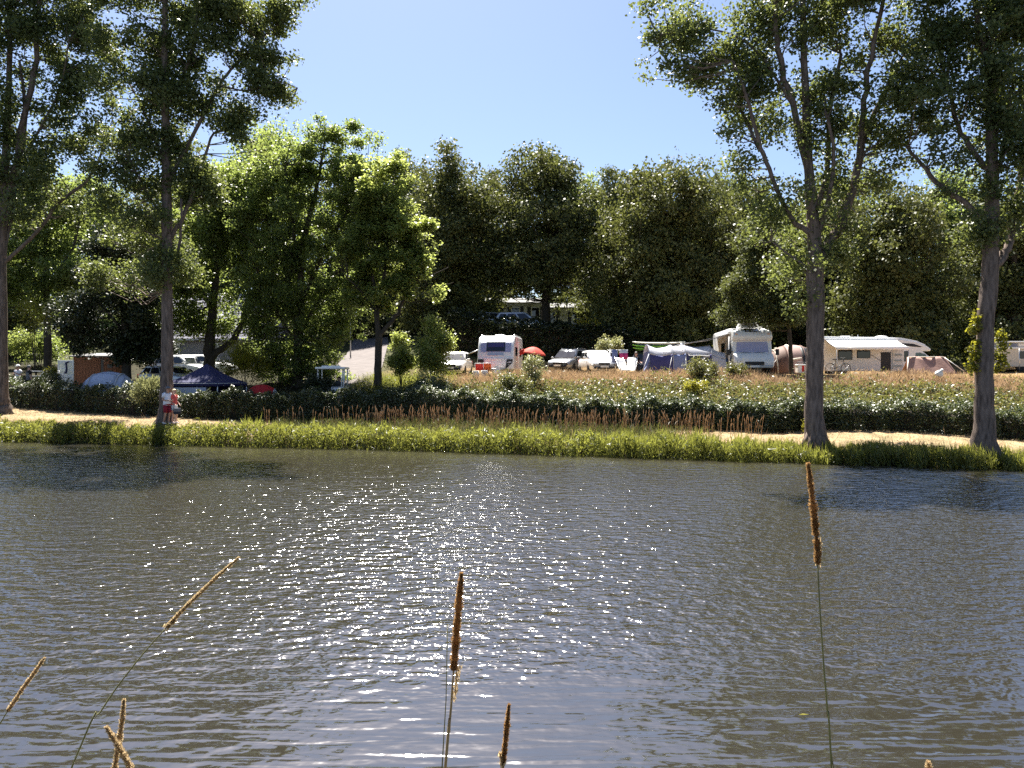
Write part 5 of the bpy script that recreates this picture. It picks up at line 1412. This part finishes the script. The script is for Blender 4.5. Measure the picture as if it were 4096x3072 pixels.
bt_ = empty('water_carrier', spot(2893, 45.9), 0, 'blue lidded water carrier on a crate by the orange chair', 'water carrier')
MB().box((0,0,.45),(.42,.34,.5)).build('crate', M['greyt'], bt_, .03); MB().box((0,0,.82),(.42,.30,.22)).build('tank', M['blue'], bt_, .05); MB().tube([(-.1,0,.93),(0,0,.99),(.1,0,.93)], .02, 6).build('handle', M['blue'], bt_)
pn = empty('folding_sign', spot(1990, 45.0), R(3), 'small white pointed folding board in front of the caravan', 'folding board')
for s in (-1, 1):
    o = MB().prism([(-.19,0),(.19,0),(.16,.5),(0,.8),(-.16,.5)], -.012, .012, 'y').build('board', M['whitef'], pn); o.location = (0, s*.14, 0); o.rotation_euler = (s*.17, 0, 0)
for k, px in enumerate((1903, 1938)):
    t = empty('folding_table', spot(px, 44.5), R(10*k), ('small white cloth draped stool left of the camping chairs', 'small white draped stool between the two camping chairs')[k], 'stool', 'white draped stools')
    MB().box((0,0,.5),(.34,.34,.05)).build('top', M['whitef'], t, .02)
    MB().grid(lambda u, v: (.18*math.cos(2*PI*u)*(1+.25*v), .18*math.sin(2*PI*u)*(1+.25*v), .52-.42*v), 14, 4).build('cloth', M['whitef'], t, solid=.01)
    for s in (-1, 1): MB().tube([(s*.12,-.1,0),(s*.12,.1,.48)], .014, 5).build('leg', M['alu'], t)

cb = empty('cool_box', spot(3218, 44.3), R(3), 'red and white cool box in front of the brown tent', 'cool box')
MB().box((0,0,.30),(.95,.42,.42)).build('body', M['whitef'], cb, .03); MB().box((0,0,.55),(.98,.45,.10)).build('lid', M['white'], cb, .03)
for x in (-.18,.02): MB().box((x,-.215,.34),(.14,.02,.36)).build('red_panel', M['redf'], cb)
MB().tube([(-.44,0,.6),(-.44,0,.72),(.44,0,.72),(.44,0,.6)], .02, 6).build('handle', M['black'], cb)

ar = empty('clothes_airer', spot(2474, 46.0), R(4), 'white folding clothes airer hung with striped towels', 'clothes airer')
for s in (-1, 1):
    MB().tube([(s*.62,-.3,0),(s*.50,.2,1.50)], .016, 6).build('leg', M['white'], ar); MB().tube([(s*.62,.3,0),(s*.50,-.2,1.50)], .016, 6).build('leg', M['white'], ar)
for y in (-.2,-.05,.1,.2): MB().tube([(-.52,y,1.48),(.52,y,1.48)], .010, 5).build('rail', M['white'], ar)
MB().tube([(-.62,.28,1.5),(-.3,-.1,1.22),(-.05,.0,1.36)], .02, 5).build('side_wing', M['white'], ar)
tw = MB().grid(lambda u, v: (.02+.50*u, -.23 - .03*math.sin(u*7), 1.50-.86*v), 8, 2).build('towel', M['whitef'], None, solid=.012)
twr = tw; twr.location = ar.location; twr.rotation_euler = ar.rotation_euler; tag(twr, 'white towel with a pink band drying on the airer', 'towel')
MB().grid(lambda u, v: (.015+.51*u, -.245 - .03*math.sin(u*7), 1.28-.36*v), 8, 2).build('pink_band', M['pink'], twr, solid=.012)
MB().grid(lambda u, v: (.015+.51*u, -.245 - .03*math.sin(u*7), .84-.16*v), 8, 2).build('grey_band', M['greyt'], twr, solid=.012)
tw2 = MB().grid(lambda u, v: (-.46+.36*u, -.22 - .03*math.sin(u*6), 1.49-.95*v), 6, 2).build('towel', M['bluet'], None, solid=.012)
tw2.location = ar.location; tw2.rotation_euler = ar.rotation_euler; tag(tw2, 'plain soft blue towel drying on the airer', 'towel')
for k, (px, rz, lab) in enumerate(((2497, 25, 'white slung lounge chair with its back lowest, below the pink towel'), (2524, -20, 'white slung lounge chair standing nearest the seated person'))):
    ch = empty('lounge_chair', spot(px, 44.6), R(rz), lab, 'lounge chair', 'white lounge chairs')
    MB().grid(lambda u, v: (-.27+.54*u, -.35+.9*v, .25 + .75*v*v + .02*math.sin(u*6)), 4, 8).build('sling', M['whitef'], ch, solid=.02)
    for s in (-1, 1):
        MB().tube([(s*.28,-.4,.24),(s*.28,.1,.32),(s*.28,.58,1.03)], .016, 6).build('side_rail', M['alu'], ch)
        MB().tube([(s*.28,-.3,.0),(s*.28,.25,.5)], .016, 6).build('leg', M['alu'], ch); MB().tube([(s*.28,.45,.0),(s*.28,-.1,.3)], .016, 6).build('leg', M['alu'], ch)

def board(label, px0, px1, py, Y, mat, rz=0.0, th=.13):
    c = at((px0+px1)/2, py, Y); L_ = (px1-px0)/F*Y
    root = empty('paddle_board', c, rz, label, 'paddle board', 'paddle boards stacked on the dark car')
    rs = []
    for i in range(17):
        t = i/16; x = (t-.5)*L_; w_ = .38*math.sin(PI*min(.98,max(.02,t)))**.42; rk = .10*abs(2*t-1)**3; h_ = th*.5*(1-.5*abs(2*t-1)**4)
        rs.append([(x, math.cos(a)*w_, rk*(1 if th > .1 else 1) + math.sin(a)*h_) for a in [2*PI*k/12 for k in range(12)]])
    MB().rings(rs).build('hull', M['boardw' if mat != 'green' else 'green'], root)
    MB().grid(lambda u, v: ((u-.5)*L_*.80, (v-.5)*.5, -th*.5-.006), 8, 2).build('underside', M['green' if mat != 'white' else 'slate'], root, solid=.012)
    MB().box((-L_*.30,-.0,-.085),(.16,.02,.10)).build('fin', M['black'], root, .01)
    return root
board('long cream paddle board on top of the stack', 2530, 2742, 1374, 51.3, 'white', R(3), .17)
board('upper lime green board lying under the long cream one', 2532, 2688, 1386, 51.2, 'green', R(3))
board('lowest lime green board on the roof of the dark car', 2533, 2686, 1397, 51.2, 'green', R(2))
rk_ = bpy.data.objects[[o.name for o in SC.objects if o.get('label','').startswith('dark car carrying')][0]]
for yy in (-.7, .75): MB().tube([(-.72,yy,1.38),(-.70,yy,1.50),(.70,yy,1.50),(.72,yy,1.38)], .03, 6).build('roof_bar', M['alu'], rk_)

bk = empty('bicycle', spot(3352, 45.0), R(12), 'dark bicycle leaning by the rear of the long motorhome', 'bicycle')
for x in (-.52,.52):
    t = MB()
    rsn = [[(x + (.32+.022*math.cos(b))*math.cos(a), .022*math.sin(b), .34 + (.32+.022*math.cos(b))*math.sin(a)) for b in [2*PI*k/6 for k in range(6)]] for a in [2*PI*k/24 for k in range(25)]]
    w_ = t.rings(rsn, False).build('wheel', M['tyre'], bk)
    sp = MB()
    for k in range(8): a = 2*PI*k/8; sp.tube([(x,0,.34),(x+.31*math.cos(a),0,.34+.31*math.sin(a))], .004, 3, False)
    sp.build('spokes', M['alu'], w_)
fr_ = MB()
for a, b_ in (((-.52,0,.34),(-.12,0,.36)),((-.12,0,.36),(-.22,0,.86)),((-.22,0,.82),(.36,0,.80)),((-.12,0,.36),(.38,0,.70)),((.52,0,.34),(.35,0,.95)),((-.52,0,.34),(-.2,0,.78))): fr_.tube([a, b_], .018, 6)
fr_.build('frame', M['black'], bk)
MB().tube([(.34,-.26,1.0),(.37,0,.97),(.34,.26,1.0)], .016, 6).build('handlebar', M['black'], bk)
MB().box((-.24,0,.90),(.26,.13,.06)).build('saddle', M['black'], bk, .02)

lb_ = MB(); 
lb_.lathe([(.02,.0),(.16,.02),(.19,.12),(.14,.24),(.05,.33),(.07,.40)], (0,0,0), 12)
o = lb_.build('litter_bag', M['whitef']); o.location = spot(3750, 36.2, .42); o.rotation_euler = (.5,.4,0); tag(o, 'white litter bag caught in the dry grass of the bank', 'bag')

# ------------------------------------------------------------------ people
tp_ = lambda px, Y: spot(px, Y, .0)
person('person in white tee shirt, dark red shorts and grey cap, looking down', tp_(668, 35.8), R(62), 1.76,
       dict(head=(.0,-.07,1.645), jaw=(0,-.075,1.565), top=(0,-.05,1.72), neck=(0,-.03,1.48), elbl=(-.23,.0,1.14), wril=(-.10,-.26,1.12), elbr=(.23,.0,1.14), wrir=(.08,-.27,1.12), kner=(.09,-.06,.5), ankl=(-.1,.12,.1), toel=(-.1,-.04,.03)),
       'skin', 'tee', 'maroon', 'grey_hair', cap='bag', shorts_len=.72)
wk = person('fair haired person in a coral top and pale skirt walking beside the poplar', tp_(695, 36.1), R(70), 1.62,
       dict(head=(.0,-.05,1.65), jaw=(0,-.055,1.57), elbl=(-.24,.04,1.14), wril=(-.20,-.18,1.02), elbr=(.25,.03,1.15), wrir=(.2,-.16,1.0), kner=(.09,-.12,.52), toer=(.1,-.22,.03), ankr=(.09,-.06,.09)),
       'skin2', 'coral', 'whitef', 'blond', sleeves=.10, skirt=True)
hb_ = empty('shoulder_bag', tp_(704, 35.95) + Vector((.12,-.15,.62)), R(20), 'dark bag hanging from the fair haired walker', 'bag')
MB().box((0,0,0),(.34,.14,.30)).build('pouch', M['denim'], hb_, .05); MB().box((0,-.08,.05),(.30,.03,.16)).build('flap', M['bag'], hb_, .02); MB().tube([(-.15,0,.14),(-.06,.06,.7),(.15,0,.14)], .014, 5).build('strap', M['dark_cloth'], hb_)
person('person in a pale tee shirt and white cap facing the pond beyond the hedge', tp_(72, 45.0), R(-10), 1.74,
       dict(elbl=(-.26,.02,1.14), wril=(-.12,-.2,1.25), elbr=(.26,.02,1.14), wrir=(.10,-.22,1.27)), 'skin', 'tee', 'denim', 'grey_hair', cap='whitef', shorts_len=1)
person('person in a dark striped tee shirt beside the metal gate', tp_(116, 44.6), R(150), 1.74,
       dict(elbr=(.25,.03,1.13), wrir=(.24,-.18,1.0)), 'skin2', 'dark_cloth', 'denim', 'grey_hair', sleeves=.18, shorts_len=1, stripes='greyt')
sitp = dict(pelvis=(0,.05,.50), spine=(0,.08,.68), chest=(0,.10,.90), neck=(0,.08,1.05), jaw=(0,.05,1.14), head=(0,.04,1.225), top=(0,.05,1.29), shol=(-.165,.1,.98), shor=(.165,.1,.98),
            elbl=(-.24,.02,.72), wril=(-.16,-.22,.70), elbr=(.24,.02,.72), wrir=(.16,-.22,.70), hipl=(-.09,.02,.49), hipr=(.09,.02,.49), knel=(-.12,-.40,.52), kner=(.12,-.40,.52),
            ankl=(-.12,-.42,.09), ankr=(.12,-.42,.09), toel=(-.13,-.58,.03), toer=(.13,-.58,.03))
person('long haired person in dark clothes sitting at the mouth of the tunnel tent', spot(2547, 45.2, .0), R(25), 1.75, sitp, 'skin2', 'dark_cloth', 'denim', 'brown_hair', long_hair=True, shorts_len=1, sit=True)
chair('dark camping chair under the long haired person', spot(2549, 45.25, .0), R(25), 'dark_cloth', 'alu')
dv = {a: (b_[0], b_[1] + .05, b_[2] + .22) for a, b_ in sitp.items()}
dv.update(wril=(-.14,-.38,1.0), wrir=(.14,-.38,1.0), elbl=(-.24,-.1,.92), elbr=(.24,-.1,.92), ankl=(-.12,-.42,.40), ankr=(.12,-.42,.40), toel=(-.13,-.56,.36), toer=(.13,-.56,.36))
db = bug.matrix_basis.copy()
person('driver in dark clothes at the wheel of the white buggy', bug.location + Vector((.36,.02,.0)), R(4), 1.72, dv, 'skin', 'dark_cloth', 'denim', 'brown_hair', shorts_len=1, sit=True)

# ------------------------------------------------------------------ seed heads on the near bank
stem_m = pm('grass_stem', (.16,.15,.05), .6, .4, 0, .4, 9); stem_d = pm('dry_grass_stem', (.34,.22,.09), .65, .3, 0, .3, 9)
fuzz = {}
def head_mat(nm, cols, t): return leaf_mat(nm, cols, t, .5, .7, .2)
HM = head_mat('rusty_seed', [(.10,.045,.018),(.20,.095,.035),(.34,.20,.09)], (.55,.34,.14)); HP = head_mat('pale_seed', [(.24,.14,.07),(.40,.27,.14),(.60,.47,.30)], (.7,.55,.32))
def stalk(label, head, stem, Y, rad, mat, seed, extra=None, dense=260, stm=None, gap=None, sr=.0019):
    r = np.random.default_rng(seed)
    pts = [np.array(at(p[0], p[1], Y)) for p in head]; st = [np.array(at(p[0], p[1], Y)) for p in stem]
    last = st[-1]; dl = st[-1] - st[-2]; g = gz(last[0], Y) - .02
    base = np.array([last[0] + max(-.8, min(.8, dl[0] / min(-.01, dl[2]) * (g - last[2]) * .8)), Y + .02, g])
    b = Vector(base); root = empty('grass_stalk', b, 0, label, 'grass stalk', 'dry seed heads on the near bank')
    full = [pts[0]] + pts[1:] + st + [base]
    P, _ = wobble([p - base for p in pts[::-1][:1]] + [p - base for p in st] + [base - base], [.002]*(len(st)+2), r, .1)
    MB().tube(P, [sr * (.7 + .6 * i / len(P)) for i in range(len(P))], 6).build('stem', stm or stem_m, root)
    HP_, _ = wobble([p - base for p in pts], [.001]*len(pts), r, .0, 8); HP_ = np.array(HP_); n_ = len(HP_)
    t = np.linspace(0, 1, n_); prof = rad * (np.minimum(1, (t + .02) / .34) ** .5) * np.minimum(1, (1.03 - t) / .1) ** .5 * (1 + .12*np.sin(t*37+seed) + .09*np.sin(t*61) + .08*np.sin(t*19+seed))
    if gap: prof = prof * np.where((t > gap[0]) & (t < gap[1]), .35, 1)
    MB().tube([tuple(q) for q in HP_], list(np.maximum(.0006, prof * .62)), 8).build('seed_head', HM if mat == 'rust' else HP, root)
    N = int(dense * np.linalg.norm(pts[0] - pts[-1]) / .1)
    k = r.random(N) * (n_ - 1.001); i = k.astype(int); f_ = (k - i)[:, None]
    C = HP_[i] * (1 - f_) + HP_[i+1] * f_; rad_ = np.interp(k / (n_-1), t, prof)
    tan = unit(HP_[np.minimum(i+1, n_-1)] - HP_[i] + 1e-9)
    o_ = unit(np.cross(tan, r.normal(size=(N, 3)))); C = C + o_ * (rad_ * r.uniform(.55, 1.0, N))[:, None]
    ax = -tan * 1.0 + o_ * .9                                       # bristles point to the tip
    leaves('bristles', C, .0048 * r.uniform(.6, 1.6, N), .24, HM if mat == 'rust' else HP, root, r, axis=ax, spread=.22)
    if extra:
        e0, e1 = (np.array(at(*extra[0], Y)) - base), (np.array(at(*extra[1], Y)) - base)
        N2 = 160; q = r.random((N2,1)); C = e0 + (e1-e0) * q + r.normal(size=(N2,3)) * .0022
        leaves('side_tuft', C, .008 * r.uniform(.6,1.4,N2), .28, HP, root, r, axis=np.tile(e0-e1, (N2,1))/np.linalg.norm(e0-e1), spread=.35)
    return root
stalk('tallest upright rusty seed head with a second lower lump', [(3231,1852),(3243,1940),(3256,2060),(3262,2120),(3270,2190),(3270,2255)], [(3285,2520),(3310,2850),(3326,3072)], 1.4, .0066, 'rust', 1, ((3276,2165),(3272,2258)), 1700, gap=(.66,.72))
stalk('thick dark rusty seed head standing near the middle', [(1846,2290),(1838,2380),(1828,2500),(1820,2600),(1814,2680)], [(1806,2800),(1796,2930),(1782,3072)], 1.4, .0074, 'rust', 2, ((1836,2665),(1815,2800)), 1700, stm=stem_d, sr=.0024)
stalk('pale leaning seed head on a long thin dark stem', [(956,2230),(880,2296),(800,2372),(730,2440),(664,2512)], [(540,2655),(400,2850),(286,3072)], 1.5, .0036, 'pale', 3, ((700,2480),(664,2512)), 1400, sr=.0017)
stalk('pale slanted seed head at the far edge by the corner', [(178,2632),(130,2700),(80,2770),(30,2846)], [(0,2895),(-60,3000),(-100,3080)], 1.5, .0036, 'pale', 4, None, 1400, sr=.0015)
stalk('upright pale seed head crossed by a second one', [(496,2797),(488,2880),(474,2980),(458,3072),(448,3120)], [(440,3180),(430,3260)], 1.35, .0046, 'pale', 5, None, 1500)
stalk('short blunt seed head crossing in front of the upright pale one', [(424,2906),(452,2950),(490,3010),(524,3074),(545,3120)], [(560,3160),(600,3260)], 1.3, .0050, 'pale', 6, None, 1500)
stalk('short thin dark seed head right of the thick rusty one', [(2036,2816),(2028,2900),(2020,2990),(2012,3060)], [(2008,3120),(2000,3220)], 1.4, .0050, 'rust', 7, ((2004,3010),(2010,3070)), 1600)
stalk('pale seed tip just rising over the lower edge', [(3713,3044),(3718,3090),(3722,3180)], [(3726,3260),(3730,3330)], 1.35, .0058, 'pale', 8, None, 800)
for k, (a, b_, c, lab) in enumerate((((1790,2500),(1784,2800),(1768,3072),'bare thin stem beside the thick rusty seed head'), ((3318,2960),(3326,3020),(3334,3072),'short bare stem beside the tallest stalk'))):
    Yk = 1.42; P = [at(*a, Yk), at(*b_, Yk), at(*c, Yk)]; e = P[-1] + (P[-1]-P[-2]) * .5; e.z = gz(e.x, Yk) - .02
    o = MB().tube(P + [e], [.0008,.001,.0013,.0016], 5).build('bare_stem', stem_m); tag(o, lab, 'grass stem')
o = MB().add([(-.035,0,0),(0,-.012,.004),(.04,0,.002),(0,.012,.004)], [(0,1,2,3)]).build('floating_leaf', LEAF['yellow'], solid=.002)
q = at(3214, 2870, 7.0); o.location = (q.x, 7.0, .03); o.scale = (1.3, 1.3, 1); tag(o, 'single yellow leaf floating on the pond', 'leaf')
